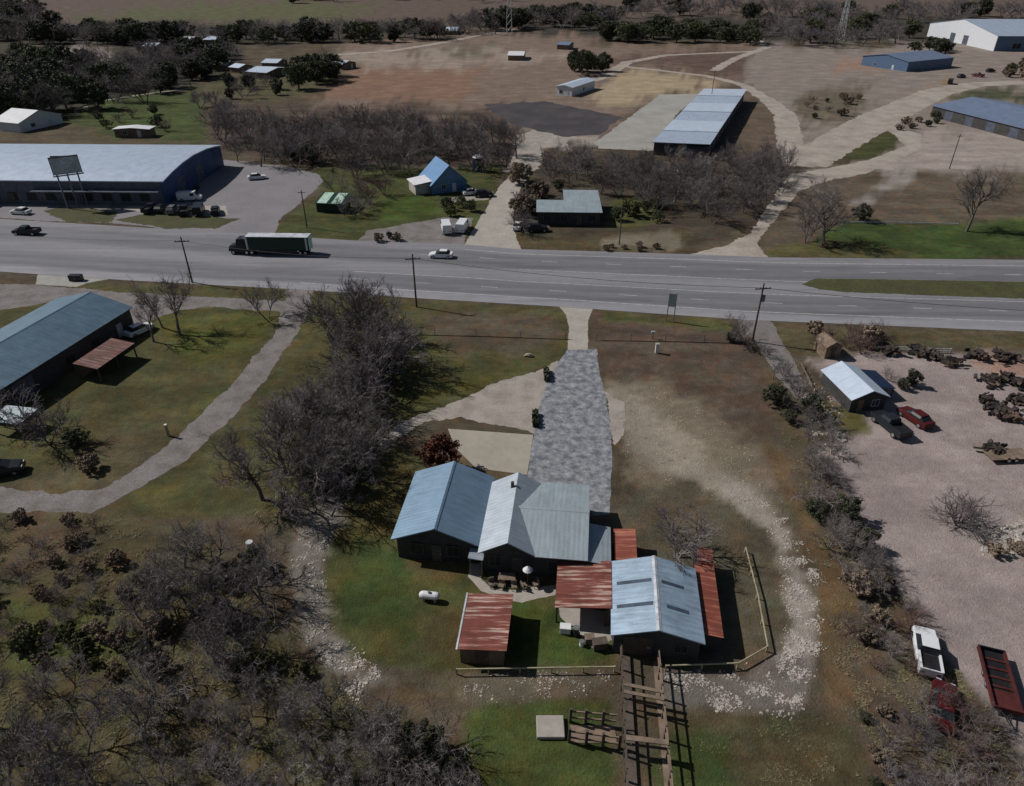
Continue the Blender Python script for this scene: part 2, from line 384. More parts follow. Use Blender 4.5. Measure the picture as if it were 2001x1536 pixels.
def build_ground():
    # one sheet; its cells grow with distance, it reaches far past the last fields
    ys = [-60.0]
    while ys[-1] < 2400:
        y = ys[-1]; d = math.hypot(max(y, 0), H)
        ys.append(y + max(.3, d * d * .00013) * (1.0 if y > 18 else 6))
    ys = np.array(ys); us = np.concatenate([np.linspace(-3.5, -1.02, 26), np.linspace(-1.0, 1.0, 330), np.linspace(1.02, 3.5, 26)])
    X = us[None, :] * (np.maximum(ys, 0)[:, None] * .8 + 38); Y = np.repeat(ys[:, None], len(us), 1)
    nx, ny = len(us), len(ys)
    V = np.stack([X, Y, np.zeros_like(X)], -1).reshape(-1, 3)
    i = np.arange(ny - 1)[:, None] * nx + np.arange(nx - 1)[None, :]
    Fs = np.stack([i, i + 1, i + nx + 1, i + nx], -1).reshape(-1, 4)
    me = bpy.data.meshes.new('ground'); me.vertices.add(len(V)); me.vertices.foreach_set('co', V.ravel())
    me.loops.add(Fs.size); me.loops.foreach_set('vertex_index', Fs.ravel()); me.polygons.add(len(Fs))
    me.polygons.foreach_set('loop_start', np.arange(len(Fs)) * 4); me.polygons.foreach_set('loop_total', np.full(len(Fs), 4))
    me.update(calc_edges=True)
    xw, yw = V[:, 0], V[:, 1]
    dep = yw * CP + H * SP; dep = np.maximum(dep, 1)
    px = 1000.5 + F * xw / dep; py = 768 + F * (H * CP - yw * SP) / dep
    c = np.tile(np.array([.095, .08, .055]), (len(V), 1))
    n0 = vnoise(xw * .12 + 500, yw * .12 + 500, 1) + .6 * vnoise(xw * .7 + 900, yw * .7 + 900, 2)
    for k, (poly, colr, fe) in enumerate(ZONES):
        P = np.array(poly, float); bb = (px > P[:, 0].min() - 60) & (px < P[:, 0].max() + 60) & (py > P[:, 1].min() - 60) & (py < P[:, 1].max() + 60) & (yw > 5)
        ix = np.nonzero(bb)[0]
        if not len(ix): continue
        qx, qy = px[ix], py[ix]; ins = np.zeros(len(ix), bool); dm = np.full(len(ix), 1e9)
        for a in range(len(P)):
            x0, y0 = P[a]; x1, y1 = P[(a + 1) % len(P)]
            cr = ((y0 > qy) != (y1 > qy)); xx = (x1 - x0) * (qy - y0) / ((y1 - y0) if y1 != y0 else 1e-9) + x0
            ins ^= cr & (qx < xx)
            dx, dy = x1 - x0, y1 - y0; tt = np.clip(((qx - x0) * dx + (qy - y0) * dy) / (dx * dx + dy * dy + 1e-9), 0, 1)
            dm = np.minimum(dm, np.hypot(qx - x0 - tt * dx, qy - y0 - tt * dy))
        sd = np.where(ins, dm, -dm) + n0[ix] * fe * 2.4
        wgt = np.clip(sd / fe * .5 + .5, 0, 1)[:, None]; wgt = wgt * wgt * (3 - 2 * wgt)
        c[ix] = c[ix] * (1 - wgt) + np.array(colr) * wgt
    at = me.color_attributes.new('col', 'FLOAT_COLOR', 'POINT')
    at.data.foreach_set('color', np.concatenate([c, np.ones((len(c), 1))], 1).astype(np.float32).ravel())
    me.materials.append(MATS['ground'])
    o = bpy.data.objects.new('ground', me); COL.objects.link(o); o['kind'] = 'structure'
build_ground()
# ------------------------------------------------------------------ sheets on the ground
LAY = [.030]
TIER = {'parking_lot': 1, 'island_grass': 2, 'pavement': 3, 'dirt_lot': 1, 'driveway': 2, 'concrete_yard': 1, 'dark_lot': 2, 'dirt_road': 1, 'track': 1, 'track_median': 2, 'median_grass': 9, 'gravel_apron': 1, 'asphalt_drive': 3, 'concrete_pad': 4, 'gravel_strip': 2, 'side_drive': 2, 'concrete_culvert': 3, 'path': 2, 'patio': 1}
RUN = [0]
def dense(pts, step, amp, seed, closed=True):
    rs = random.Random(seed); out = []; n = len(pts)
    for i in range(n if closed else n - 1):
        a, b = pts[i], pts[(i + 1) % n]; L = (b - a).length; k = max(1, int(L / step))
        nn = Vector((-(b - a).y, (b - a).x, 0)).normalized()
        for j in range(k):
            p = a.lerp(b, j / k); q = .9 * math.sin(p.x * .55 + seed) * math.sin(p.y * .47 + seed * 2) + .6 * math.sin(p.x * 1.7 + seed * 3) * math.sin(p.y * 1.5 + seed)
            out.append(p + nn * (rs.gauss(0, amp * .45) + q * amp) if (j or amp > .15) else p)
    return out
def sheet(name, px, mat, amp=.0, step=None, kind='structure', world=False):
    pts = [Vector((*p, 0)) for p in px] if world else [G(*p) for p in px]
    if amp: pts = dense(pts, step or max(amp * 2.2, .25), amp, sum(map(ord, name)) % 99)
    RUN[0] += 1; z = .004 * TIER.get(name, 1) + .0009 * (RUN[0] % 4)
    tri = tessellate_polygon([pts])
    me = bpy.data.meshes.new(name); me.from_pydata([(p.x, p.y, z) for p in pts], [], [tuple(t) for t in tri]); me.update()
    bm = bmesh.new(); bm.from_mesh(me)
    for f in bm.faces:
        f.normal_update()
        if f.normal.z < 0: f.normal_flip()
    bm.to_mesh(me); bm.free(); me.materials.append(MATS[mat])
    o = bpy.data.objects.new(name, me); COL.objects.link(o)
    if kind: o['kind'] = kind
    return o
def strip(px, wd):
    """centre line of photo pixels + half width in metres -> outline in world xy"""
    c = [G(*p) for p in px]; L, Rr = [], []
    for i, p in enumerate(c):
        d = (c[min(i + 1, len(c) - 1)] - c[max(i - 1, 0)]).normalized(); n = Vector((-d.y, d.x, 0))
        q = wd[i] if isinstance(wd, (list, tuple)) else wd
        L.append((p + n * q)[:2]); Rr.append((p - n * q)[:2])
    return L + Rr[::-1]
# dirt roads and yards behind the highway
sheet('parking_lot', [(-200, 418), (0, 425), (80, 432), (215, 435), (440, 460), (535, 462), (545, 430), (600, 385), (632, 355), (620, 340), (560, 325), (440, 312), (400, 330), (380, 392), (120, 392), (0, 388), (-200, 388)], 'lot', .25)
sheet('island_grass', [(85, 412), (120, 404), (230, 414), (220, 434), (130, 434)], 'grass', .3)
sheet('island_grass', [(222, 430), (290, 416), (440, 425), (470, 428), (420, 446), (330, 447)], 'grass', .3)
sheet('pavement', [(250, 402), (440, 402), (445, 420), (290, 414), (240, 412)], 'concrete', .15)
sheet('pavement', [(110, 392), (220, 400), (205, 411), (135, 404)], 'concrete', .15)
sheet('dirt_lot', [(1010, 265), (1060, 250), (1105, 262), (1110, 285), (1060, 290), (1055, 330), (1000, 345), (985, 335), (1005, 300)], 'gravel', .5)
sheet('driveway', [(905, 482), (960, 390), (975, 365), (1000, 340), (1040, 335), (1015, 372), (1005, 400), (1005, 450), (1018, 488)], 'concrete', .15)
sheet('driveway', strip([(880, 392), (950, 385)], 2.0), 'gravel', .2, world=True)
sheet('parking_lot', [(700, 470), (720, 450), (870, 425), (925, 425), (905, 480)], 'gravel_grey', .25)
sheet('concrete_yard', [(1160, 280), (1290, 185), (1372, 183), (1320, 225), (1285, 295), (1170, 290)], 'slab_concrete', .3)
sheet('dark_lot', [(945, 204), (1065, 198), (1215, 228), (1175, 262), (1110, 268), (1000, 242)], 'dark_lot', .8)
sheet('dirt_road', strip([(1095, 175), (1180, 150), (1225, 122), (1300, 108), (1480, 100)], [2.5, 3, 3, 2.5, 2.5]), 'dirt_road', .4, world=True)
sheet('dirt_road', strip([(1395, 138), (1435, 115), (1500, 92), (1480, 78)], 2.5), 'dirt_road', .4, world=True)
sheet('dirt_road', strip([(1220, 130), (1380, 148), (1450, 165), (1500, 195), (1535, 225), (1545, 285), (1560, 325)], [2, 2.2, 2.5, 3, 4, 4, 4]), 'dirt_road', .4, world=True)
sheet('dirt_road', strip([(1570, 320), (1640, 275), (1720, 230), (1830, 180), (1905, 165), (2010, 160)], [6, 7, 7, 6, 5, 5]), 'dirt_road', .5, world=True)
sheet('dirt_road', [(1340, 498), (1420, 480), (1470, 455), (1490, 415), (1530, 360), (1545, 340), (1620, 328), (1700, 312), (1770, 285), (1740, 258), (1700, 248), (1730, 243), (1800, 262), (1800, 290), (1740, 320), (1690, 340), (1620, 352), (1565, 372), (1530, 410), (1500, 445), (1480, 475), (1500, 503)], 'dirt_road', .3)
sheet('dirt_road', strip([(640, 108), (760, 100), (860, 84), (930, 70), (1010, 58)], 3), 'dirt_road', .5, world=True)
sheet('track', strip([(150, 215), (210, 195), (290, 183), (375, 172)], .9), 'gravel', .2, world=True)
# highway
near = [(-400, 510), (-150, 524), (0, 531), (250, 548), (600, 567), (800, 582), (1100, 600), (1450, 625), (2001, 648), (2500, 668)]
far = [(-400, 410), (-150, 421), (0, 428), (200, 440), (440, 455), (690, 470), (910, 478), (1010, 487), (1350, 497), (1500, 503), (2001, 508), (2500, 513)]
def samp(px, n):
    P = [G(*p) for p in px]; out = []
    for k in range(n):
        x = -190 + 330 * k / (n - 1)
        for a, b in zip(P, P[1:]):
            if a.x <= x <= b.x or (b is P[-1] and x > b.x) or (a is P[0] and x < a.x):
                out.append(a.lerp(b, (x - a.x) / (b.x - a.x))); break
    return out
def hwy():
    n = 120; A, B = samp(near, n), samp(far, n); m = 6; vs = []; fs = []; uvs = []
    z = LAY[0]; LAY[0] += .004
    for i in range(n):
        for j in range(m + 1): p = A[i].lerp(B[i], j / m); vs.append((p.x, p.y, z)); uvs.append((i / (n - 1), j / m))
    for i in range(n - 1):
        for j in range(m): a = i * (m + 1) + j; fs.append((a, a + m + 1, a + m + 2, a + 1))
    me = bpy.data.meshes.new('highway'); me.from_pydata(vs, [], fs); me.update()
    uv = me.uv_layers.new(); 
    for l in me.loops: uv.data[l.index].uv = uvs[l.vertex_index]
    me.materials.append(MATS['highway']); o = bpy.data.objects.new('highway', me); COL.objects.link(o); o['kind'] = 'structure'
    # painted lines
    mb = MB(); z2 = LAY[0]; LAY[0] += .004
    def line(v0, x0, x1, dash=None, wd=.16, v1=None):
        k = 0; pts = []
        for i in range(n):
            v = v0 if v1 is None else v0 + (v1 - v0) * i / (n - 1)
            p = A[i].lerp(B[i], v)
            if x0 <= p.x <= x1: pts.append(p)
        acc = 0
        for a, b in zip(pts, pts[1:]):
            L = (b - a).length; d = (b - a) / L; nn = Vector((-d.y, d.x, 0)) * wd / 2; q = 0
            segs = [(0, L)] if not dash else []
            if dash:
                while q < L:
                    ph = (acc + q) % dash[1]
                    if ph < dash[0]: e = min(L, q + dash[0] - ph); segs.append((q, e)); q = e + 1e-4
                    else: q += dash[1] - ph + 1e-4
            for s0, s1 in segs:
                c0, c1 = a + d * s0, a + d * s1
                mb.add([(x.x, x.y, z2) for x in (c0 - nn, c1 - nn, c1 + nn, c0 + nn)], [(0, 1, 2, 3)])
            acc += L
    line(.115, -40, 140, None, .2); line(.245, -30, 140, (3, 12), .16); line(.375, -30, 140, None, .18)
    line(.59, 0, 140, None, .18); line(.76, -20, 140, (3, 12), .16); line(.90, -10, 140, None, .2)
    o = mb.build('road_markings', 'marking'); o['kind'] = 'structure'
hwy()
sheet('median_grass', [(1565, 556), (1592, 545), (1700, 546), (2001, 551), (2400, 556), (2400, 603), (2001, 584), (1800, 577), (1650, 571), (1600, 566)], 'grass', .12)
# near side drives
sheet('driveway', [(1090, 597), (1158, 601), (1150, 625), (1148, 690), (1108, 690), (1112, 640), (1106, 615)], 'concrete', .06)
sheet('gravel_apron', [(1090, 705), (1060, 722), (960, 750), (890, 785), (800, 818), (735, 860), (725, 880), (760, 868), (830, 826), (900, 815), (1030, 843), (1050, 850), (1090, 780)], 'gravel', .2)
sheet('asphalt_drive', [(1108, 684), (1166, 682), (1172, 730), (1182, 770), (1192, 820), (1196, 900), (1192, 1005), (1140, 1010), (1000, 990), (1030, 930), (1040, 870), (1052, 800), (1068, 750), (1090, 712)], 'old_asphalt', .07)
sheet('concrete_pad', [(875, 838), (1042, 850), (1030, 928), (930, 915), (890, 875)], 'pad_concrete')
sheet('gravel_strip', [(1182, 765), (1222, 790), (1218, 850), (1200, 870)], 'gravel', .2)
sheet('side_drive', [(1445, 622), (1505, 626), (1520, 655), (1545, 690), (1560, 730), (1580, 770), (1560, 780), (1520, 740), (1490, 690), (1475, 665), (1440, 640)], 'gravel_grey', .2)
sheet('track', [(560, 563), (612, 568), (600, 620), (560, 680), (520, 740), (450, 820), (370, 895), (260, 960), (180, 1000), (90, 1003), (-200, 995), (-200, 955), (0, 950), (100, 965), (200, 955), (310, 885), (400, 805), (480, 720), (545, 640)], 'gravel_grey', .22)
sheet('parking_lot', [(-200, 552), (60, 556), (250, 572), (400, 580), (560, 588), (585, 612), (520, 608), (420, 600), (350, 606), (300, 625), (262, 650), (240, 600), (100, 590), (-200, 640)], 'gravel_grey', .2)
sheet('concrete_culvert', [(75, 531), (150, 533), (235, 541), (170, 553), (150, 561), (70, 556)], 'slab_concrete', .1)
sheet('path', [(917, 1100), (945, 1100), (940, 1130), (960, 1150), (1010, 1152), (1092, 1142), (1092, 1160), (1020, 1178), (985, 1172), (940, 1155), (915, 1128)], 'concrete', .05)
sheet('patio', [(1092, 1185), (1196, 1195), (1196, 1250), (1165, 1272), (1130, 1235), (1095, 1205)], 'concrete', .06)
sheet('patio', [(945, 1085), (1060, 1085), (1050, 1148), (960, 1148)], 'soil_bank', .08)
# road shoulder banks drop dark below the near verge
# ------------------------------------------------------------------ buildings
def rot2(a): return Matrix.Rotation(a, 4, 'Z')
def gable_roof(mb, wd, l, he, hr, ov=.35, th=.12, cx=0, y0=None):
    """two slopes, ridge along local y"""
    a = wd / 2; k = (hr - he) / a; e = he - ov * k; y1, y2 = -l / 2 - ov, l / 2 + ov
    mb.slab([(cx - a - ov, y1, e), (cx, y1, hr), (cx, y2, hr), (cx - a - ov, y2, e)], th)
    mb.slab([(cx, y1, hr), (cx + a + ov, y1, e), (cx + a + ov, y2, e), (cx, y2, hr)], th)
def gable_walls(mb, wd, l, he, hr, drop=.14):
    a = wd / 2; h2 = hr - drop
    mb.prism([(-a, 0), (a, 0), (a, he - drop), (0, h2), (-a, he - drop)], -l / 2, l / 2, axis='y')
def opening(root, x, z, wd, ht, face, dist, door=False, fr='trim', pane='glass'):
    """a window or door proud of the wall. face: 'f' (-y), 'b', 'r' (+x), 'l'"""
    M = {'f': Matrix.Translation((0, -dist, 0)), 'b': Matrix.Translation((0, dist, 0)) @ rot2(math.pi), 'r': Matrix.Translation((dist, 0, 0)) @ rot2(math.pi / 2), 'l': Matrix.Translation((-dist, 0, 0)) @ rot2(-math.pi / 2)}[face]
    if door:
        d = MB().box(x - wd / 2, x + wd / 2, -.05, .02, z, z + ht, M).build('door', fr, root)
        MB().box(x + wd * .32, x + wd * .42, -.10, -.05, z + ht * .46, z + ht * .52, M).build('handle', 'chrome', d); return d
    p = MB().box(x - wd / 2, x + wd / 2, -.03, .02, z, z + ht, M).build('window', pane, root)
    f = MB(); t = .08
    f.box(x - wd / 2 - t, x + wd / 2 + t, -.07, .02, z - t, z, M).box(x - wd / 2 - t, x + wd / 2 + t, -.07, .02, z + ht, z + ht + t, M)
    f.box(x - wd / 2 - t, x - wd / 2, -.07, .02, z, z + ht, M).box(x + wd / 2, x + wd / 2 + t, -.07, .02, z, z + ht, M).box(x - .03, x + .03, -.06, .02, z, z + ht, M)
    f.build('frame', fr, p); return p
def ridge_cap(root, mat, l, hr, ov=.35, name='ridge_cap'):
    MB().prism([(-.22, hr - .05), (0, hr + .05), (.22, hr - .05), (0, hr + .0)], -l / 2 - ov - .02, l / 2 + ov + .02, axis='y').build(name, mat, root)
def gable_house(name, label, cat, cx, cy, rz, wd, l, he, hr, roof, wall, ov=.35, cap='trim', group=None):
    t = thing(name, label, cat, (cx, cy, 0), R(rz), group)
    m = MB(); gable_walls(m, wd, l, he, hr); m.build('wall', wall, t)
    m = MB(); gable_roof(m, wd, l, he, hr, ov); m.build('roof', roof, t)
    if cap: ridge_cap(t, cap, l, hr, ov)
    return t
# house with blue roof
hA = gable_house('house', 'small house with blue metal gable roof beside the rust red tree', 'house', -6.65, 53.7, -6.5, 7.7, 9.4, 2.9, 4.5, 'roof_blue', 'wall_dark', .45, 'roof_blue')
opening(hA, -1.9, .9, 1.1, 1.2, 'f', 4.8, fr='frame_dark'); opening(hA, 1.6, .9, 1.1, 1.2, 'f', 4.8, fr='frame_dark'); opening(hA, 0, .05, .95, 2.05, 'f', 4.8, True, fr='frame_dark')
opening(hA, -2, .9, 1.2, 1.2, 'r', 4.0, fr='frame_dark'); opening(hA, 1.6, .9, 1.1, 1.2, 'l', 4.0, fr='frame_dark')
m = MB(); m.slab([(3.3, -6.3, 2.3), (4.7, -6.3, 2.15), (4.7, -4.9, 2.15), (3.3, -4.9, 2.3)], .08); m.build('porch_roof', 'roof_silver_y', hA)
for x in (3.4, 4.5): MB().box(x, x + .12, -6.2, -6.08, 0, 2.1).build('post', 'timber', hA)
# cross-gabled house with silver roof
hB = thing('house', 'large house with silver cross gable metal roof at foot of the grey drive', 'house', (3.1, 52.0, 0), R(-6))
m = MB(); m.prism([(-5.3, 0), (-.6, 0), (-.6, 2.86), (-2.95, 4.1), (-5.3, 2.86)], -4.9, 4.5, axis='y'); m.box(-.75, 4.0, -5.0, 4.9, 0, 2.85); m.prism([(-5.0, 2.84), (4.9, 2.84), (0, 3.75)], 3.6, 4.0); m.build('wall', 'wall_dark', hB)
m = MB()
m.slab([(-5.75, -5.4, 2.78), (-2.95, -5.4, 4.35), (-2.95, 4.9, 4.35), (-5.75, 4.9, 2.78)], .1)
m.slab([(-2.95, -5.4, 4.35), (-.3, -5.4, 2.86), (-.3, 4.9, 2.86), (-2.95, 4.9, 4.35)], .1); m.build('roof', 'roof_silver_y', hB)
m = MB()
m.slab([(-2.7, 0, 4.02), (-.5, -5.45, 2.90), (4.4, -5.45, 2.90), (4.4, 0, 4.02)], .1)
m.slab([(4.4, 0, 4.02), (4.4, 5.35, 2.90), (-.5, 5.35, 2.90), (-2.7, 0, 4.02)], .1); m.build('roof', 'roof_silver', hB)
m = MB(); m.slab([(4.45, -5.3, 2.7), (6.55, -5.3, 2.35), (6.55, -.2, 2.35), (4.45, -.2, 2.7)], .08); m.build('porch_roof', 'roof_silver', hB)
for y in (-5.1, -.5): MB().box(6.25, 6.4, y, y + .14, 0, 2.32).build('post', 'timber', hB)
opening(hB, -4.2, .9, 1.0, 1.2, 'f', 4.9, fr='frame_dark'); opening(hB, -2.1, .05, 1.0, 2.05, 'f', 4.9, True, fr='frame_dark'); opening(hB, 1.6, .9, 1.6, 1.2, 'f', 5.0, fr='frame_dark'); opening(hB, 1.5, .9, 1.2, 1.2, 'r', 4.0, fr='frame_dark'); opening(hB, 2.0, .05, .95, 2.05, 'r', 4.0, True, fr='frame_dark')
MB().prism([(-.2, 4.0), (0, 4.1), (.2, 4.0), (0, 4.06)], -2.6, 4.42).build('ridge_cap', 'roof_silver_y', hB)
MB().box(-3.5, -3.2, 2.6, 2.9, 3.9, 4.75).build('chimney', 'wall_dark', hB)
def shed_frame(t, x0, x1, y0, y1, z, mat='timber_dark', n=3):
    for i in range(n):
        y = y0 + (y1 - y0) * i / (n - 1)
        for x in (x0, x1): MB().box(x - .08, x + .08, y - .08, y + .08, 0, z).build('post', mat, t)
# rust red roofed sheds
t = thing('shed', 'lean-to shed with rusty red sheet roof joined to the silver barn', 'shed', (6.55, 43.9, 0), R(-6))
MB().slab([(-2.6, -2.75, 2.15), (2.25, -2.75, 2.6), (2.25, 2.75, 2.6), (-2.6, 2.75, 2.15)], .07).build('roof', 'rust_y', t)
MB().box(-2.35, 2.2, 2.3, 2.45, 0, 2.0).box(2.0, 2.15, -2.5, 2.3, 0, 2.3).build('wall', 'wall_wood', t); shed_frame(t, -2.4, 1.8, -2.5, 2.2, 2.05)
t = thing('shed', 'free standing shed with streaky rust red sheet roof on the back lawn', 'shed', (-2.2, 40.0, 0), R(-5.5))
MB().slab([(-2.05, -2.95, 2.0), (2.05, -2.95, 2.3), (2.05, 2.95, 2.3), (-2.05, 2.95, 2.0)], .07).build('roof', 'rust_y', t)
MB().box(-1.8, 1.8, -2.7, 2.7, 0, 1.9).build('wall', 'wall_wood', t); opening(t, 0, .05, 1.1, 1.7, 'f', 2.7, True, 'timber_dark')
MB().box(-2.1, -1.95, -3.0, 3.0, 1.94, 2.05).build('gutter', 'trim', t)
# barn
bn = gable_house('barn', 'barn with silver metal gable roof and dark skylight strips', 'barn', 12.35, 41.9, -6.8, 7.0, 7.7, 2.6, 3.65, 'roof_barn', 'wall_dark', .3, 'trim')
for sx, yy, x0, x1 in ((-1, 1.35, .35, 3.3), (-1, -1.25, .35, 3.3), (1, 1.3, .5, 2.5), (1, -1.35, .8, 2.7)):
    k = (3.65 - 2.6) / 3.5; q = [(sx * x0, yy - .2, 3.655 - k * x0), (sx * x1, yy - .2, 3.655 - k * x1), (sx * x1, yy + .2, 3.655 - k * x1), (sx * x0, yy + .2, 3.655 - k * x0)]
    if sx < 0: q = q[::-1]
    MB().slab(q, .02).build('skylight', 'skylight', bn)
opening(bn, -1.5, .05, 2.4, 2.2, 'f', 3.85, True, 'timber_dark'); opening(bn, 2.0, .9, 1.0, .9, 'f', 3.85, fr='frame_dark'); opening(bn, 0, .9, 1.2, .9, 'r', 3.5, fr='frame_dark')
ln = thing('lean_to', 'narrow lean-to with plain red roof along the barn east side', 'shed', (17.35, 43.6, 0), R(-8))
MB().slab([(-.95, -5.1, 2.15), (.85, -5.1, 1.9), (.85, 2.9, 1.9), (-.95, 2.9, 2.15)], .07).build('roof', 'rust_plain', ln)
MB().slab([(-.62, 2.95, 2.2), (.85, 2.95, 2.0), (.85, 5.1, 2.0), (-.62, 5.1, 2.2)], .07).build('roof', 'rust_y', ln)
MB().box(-.7, .7, -4.9, 4.9, 0, 1.82).build('wall', 'wall_dark', ln)
for y in (-3, 0, 3): opening(ln, y, .7, .8, .7, 'r', .7, fr='frame_dark')
t = thing('shed', 'low shed with broken red roof north of the barn under bare tree', 'shed', (10.75, 48.4, 0), R(-6))
MB().slab([(-1.1, -1.3, 1.9), (1.0, -1.3, 2.1), (1.0, 2.9, 2.1), (-1.1, 2.9, 1.9)], .06).build('roof', 'rust_plain', t)
MB().box(-.9, .8, -1.1, 2.7, 0, 1.8).build('wall', 'wall_wood', t); opening(t, 0, .05, .9, 1.6, 'f', 1.1, True, 'timber_dark')
# corral / timber loading race below the barn
ch = thing('timber_walkway', 'long open timber frame with cross beams running from barn to lawn', 'timber frame', (0, 0, 0))
def rail(a, b, z, wd, th, name, mat='timber'):
    d = (b - a).normalized(); n = Vector((-d.y, d.x, 0)) * wd / 2; u = Vector((0, 0, th))
    a = Vector((a.x, a.y, z)); b = Vector((b.x, b.y, z))
    return MB().hexa([a - n, b - n, b + n, a + n], [a - n + u, b - n + u, b + n + u, a + n + u]).build(name, mat, ch)
L0, L1, R0, R1 = Vector((9.05, 38.6, 0)), Vector((7.7, 24, 0)), Vector((12.0, 37.6, 0)), Vector((10.75, 24, 0))
for za in (.9, 1.6): rail(L0, L1, za, .1, .1, 'rail', 'timber_dark'); rail(R0, R1, za, .1, .1, 'rail')
rail(L0 + Vector((.55, 0, 0)), L1 + Vector((.55, 0, 0)), .02, .6, .05, 'plank', 'timber_dark'); rail(R0 + Vector((-.1, 0, 0)), R1 + Vector((-.1, 0, 0)), .02, .4, .05, 'plank')
for k in range(9):
    for a, b in ((L0, L1), (R0, R1)):
        p = a.lerp(b, k / 8); MB().box(p.x - .07, p.x + .07, p.y - .07, p.y + .07, 0, 1.8).build('post', 'timber_dark', ch)
for f, wdt in ((.30, .28), (.345, .28), (.60, .4)):
    rail(L0.lerp(L1, f), R0.lerp(R1, f), 1.75, wdt, .08, 'cross_beam')
    rail(L0.lerp(L1, f), R0.lerp(R1, f), .9, .1, .2, 'cross_beam', 'timber_dark')
pn = thing('cattle_pen', 'small pen of dark posts and rails between concrete block and timber frame', 'pen', (0, 0, 0)); ch2, ch = ch, pn
for (x, y) in ((4.25, 30.6), (5.5, 30.4), (6.7, 30.2), (4.45, 32.2), (5.6, 32.1), (6.9, 32.0), (7.9, 30.1)): MB().box(x - .1, x + .1, y - .1, y + .1, 0, 1.7).build('post', 'timber_dark', pn)
for a, b in (((4.25, 30.6), (7.9, 30.1)), ((4.45, 32.2), (7.9, 31.9))):
    for z in (.5, 1.25): rail(Vector((*a, 0)), Vector((*b, 0)), z, .09, .14, 'rail', 'timber')
MB().box(4.4, 7.8, 30.5, 31.9, .01, .05).build('floor_plank', 'timber', pn)
t = tag(MB().box(1.85, 3.95, 30.75, 32.55, 0, .35).build('concrete_block', 'concrete', bevel=.06), 'square pale concrete block on the lawn beside the pen', 'concrete block')
# yard fence of pale rails
def fence(name, label, pts, hgt=1.1, mat='fence_wood', step=2.4, rails=(.62,), cat='fence', pw=.05):
    t = thing(name, label, cat, (pts[0].x, pts[0].y, 0)); o = Vector((pts[0].x, pts[0].y, 0)); pm = []
    r = MB()
    for a, b in zip(pts, pts[1:]):
        a = a - o; b = b - o; L = (b - a).length; d = (b - a) / L; n = Vector((-d.y, d.x, 0)) * .045
        for z in rails: u = Vector((0, 0, z)); h = Vector((0, 0, .1 if pw > .04 else .02)); r.hexa([a - n + u, b - n + u, b + n + u, a + n + u], [a - n + u + h, b - n + u + h, b + n + u + h, a + n + u + h])
        k = max(1, int(L / step))
        for j in range(k + (1 if b is pts[-1] - o else 0)): pm.append(a + d * L * j / k)
    pm.append(pts[-1] - o)
    r.build('rails', mat, t)
    for p in pm[:100]: MB().box(p.x - pw, p.x + pw, p.y - pw, p.y + pw, 0, hgt).build('post', mat, t)
    return t
fence('rail_fence', 'pale wooden rail fence along back lawn, west of the timber frame', [G(893, 1318), G(1200, 1313)], .74)
fence('rail_fence', 'pale wooden rail fence curving round the east side of the barn', [G(1300, 1311), G(1440, 1306), G(1497, 1273), G(1478, 1170), G(1455, 1080)], .74)
fence('wire_fence', 'thin wire fence with dark posts crossing the brown verge east of entrance', [G(1165, 664), G(1300, 666), G(1452, 670)], 1.15, 'timber_dark', 4, (.4, .75, 1.05), 'fence', .03)
fence('wire_fence', 'thin wire fence with dark posts crossing the verge west of entrance', [G(770, 652), G(930, 656), G(1105, 662)], 1.15, 'timber_dark', 5, (.4, .75, 1.05), 'fence', .03)
fence('plank_fence', 'short weathered plank fence left of the shiny roofed yard house', [G(1562, 715), G(1578, 748), G(1592, 782)], 1.1, 'timber', 2)
fence('plank_fence', 'low white plank fence at the back of the scrap yard', [G(1715, 684), G(1800, 688), G(1856, 690)], .8, 'trim', 4, (.25, .6))
# propane tank, dish, chairs on the patio
t = thing('propane_tank', 'white propane tank on legs standing alone on the lawn', 'tank', (-7.45, 44.1, 0), R(-8)); t.scale = (.85, .8, .8)
prof = [(-1.15, .02), (-1.08, .25), (-.92, .4), (-.7, .46), (.7, .46), (.92, .4), (1.08, .25), (1.15, .02)]
MB().tube([(x, 0, .8) for x, r in prof], [r for x, r in prof], 14, True).build('body', 'white', t)
MB().tube([(0, 0, 1.2), (0, 0, 1.42)], .16, 10, True).build('valve_cover', 'paint_grey', t)
for x in (-.6, .6): MB().box(x - .1, x + .1, -.35, .35, 0, .45).build('leg', 'concrete', t)
t = thing('patio_umbrella', 'round white umbrella above patio table behind the silver house', 'umbrella', (1.45, 46.05, 0))
MB().tube([(0, 0, 2.25), (0, 0, 2.05), (0, 0, 1.85)], [.03, .28, .48], 12).build('canopy', 'white', t); MB().tube([(0, 0, 0), (0, 0, 2.2)], .03, 6).build('pole', 'timber', t)
def chair(label, x, y, rz):
    t = thing('patio_chair', label, 'chair', (x, y, 0), rz, 'chairs on the patio')
    MB().box(-.25, .25, -.25, .25, .4, .46).build('seat', 'chair', t); MB().box(-.25, .25, .2, .25, .46, .95).build('backrest', 'chair', t)
    for sx in (-.22, .22):
        for sy in (-.22, .22): MB().box(sx - .025, sx + .025, sy - .025, sy + .025, 0, .4).build('leg', 'chair', t)
    return t
for lb, x, y, r in (('brown patio chair nearest the pale footpath bend', -1.9, 45.75, .4), ('brown patio chair between path bend and table', -1.0, 45.5, -.3), ('brown patio chair at the front of the patio', .2, 45.4, .1), ('brown patio chair directly beside the white umbrella', 1.1, 45.5, 2.2), ('brown patio chair closest to the red roofed lean-to', 2.2, 45.7, -1.2)): chair(lb, x, y, r)
t = thing('patio_table', 'brown wooden patio table behind the silver house', 'table', (-.5, 46.3, 0)); MB().box(-.8, .8, -.45, .45, .68, .74).build('tabletop', 'timber', t)
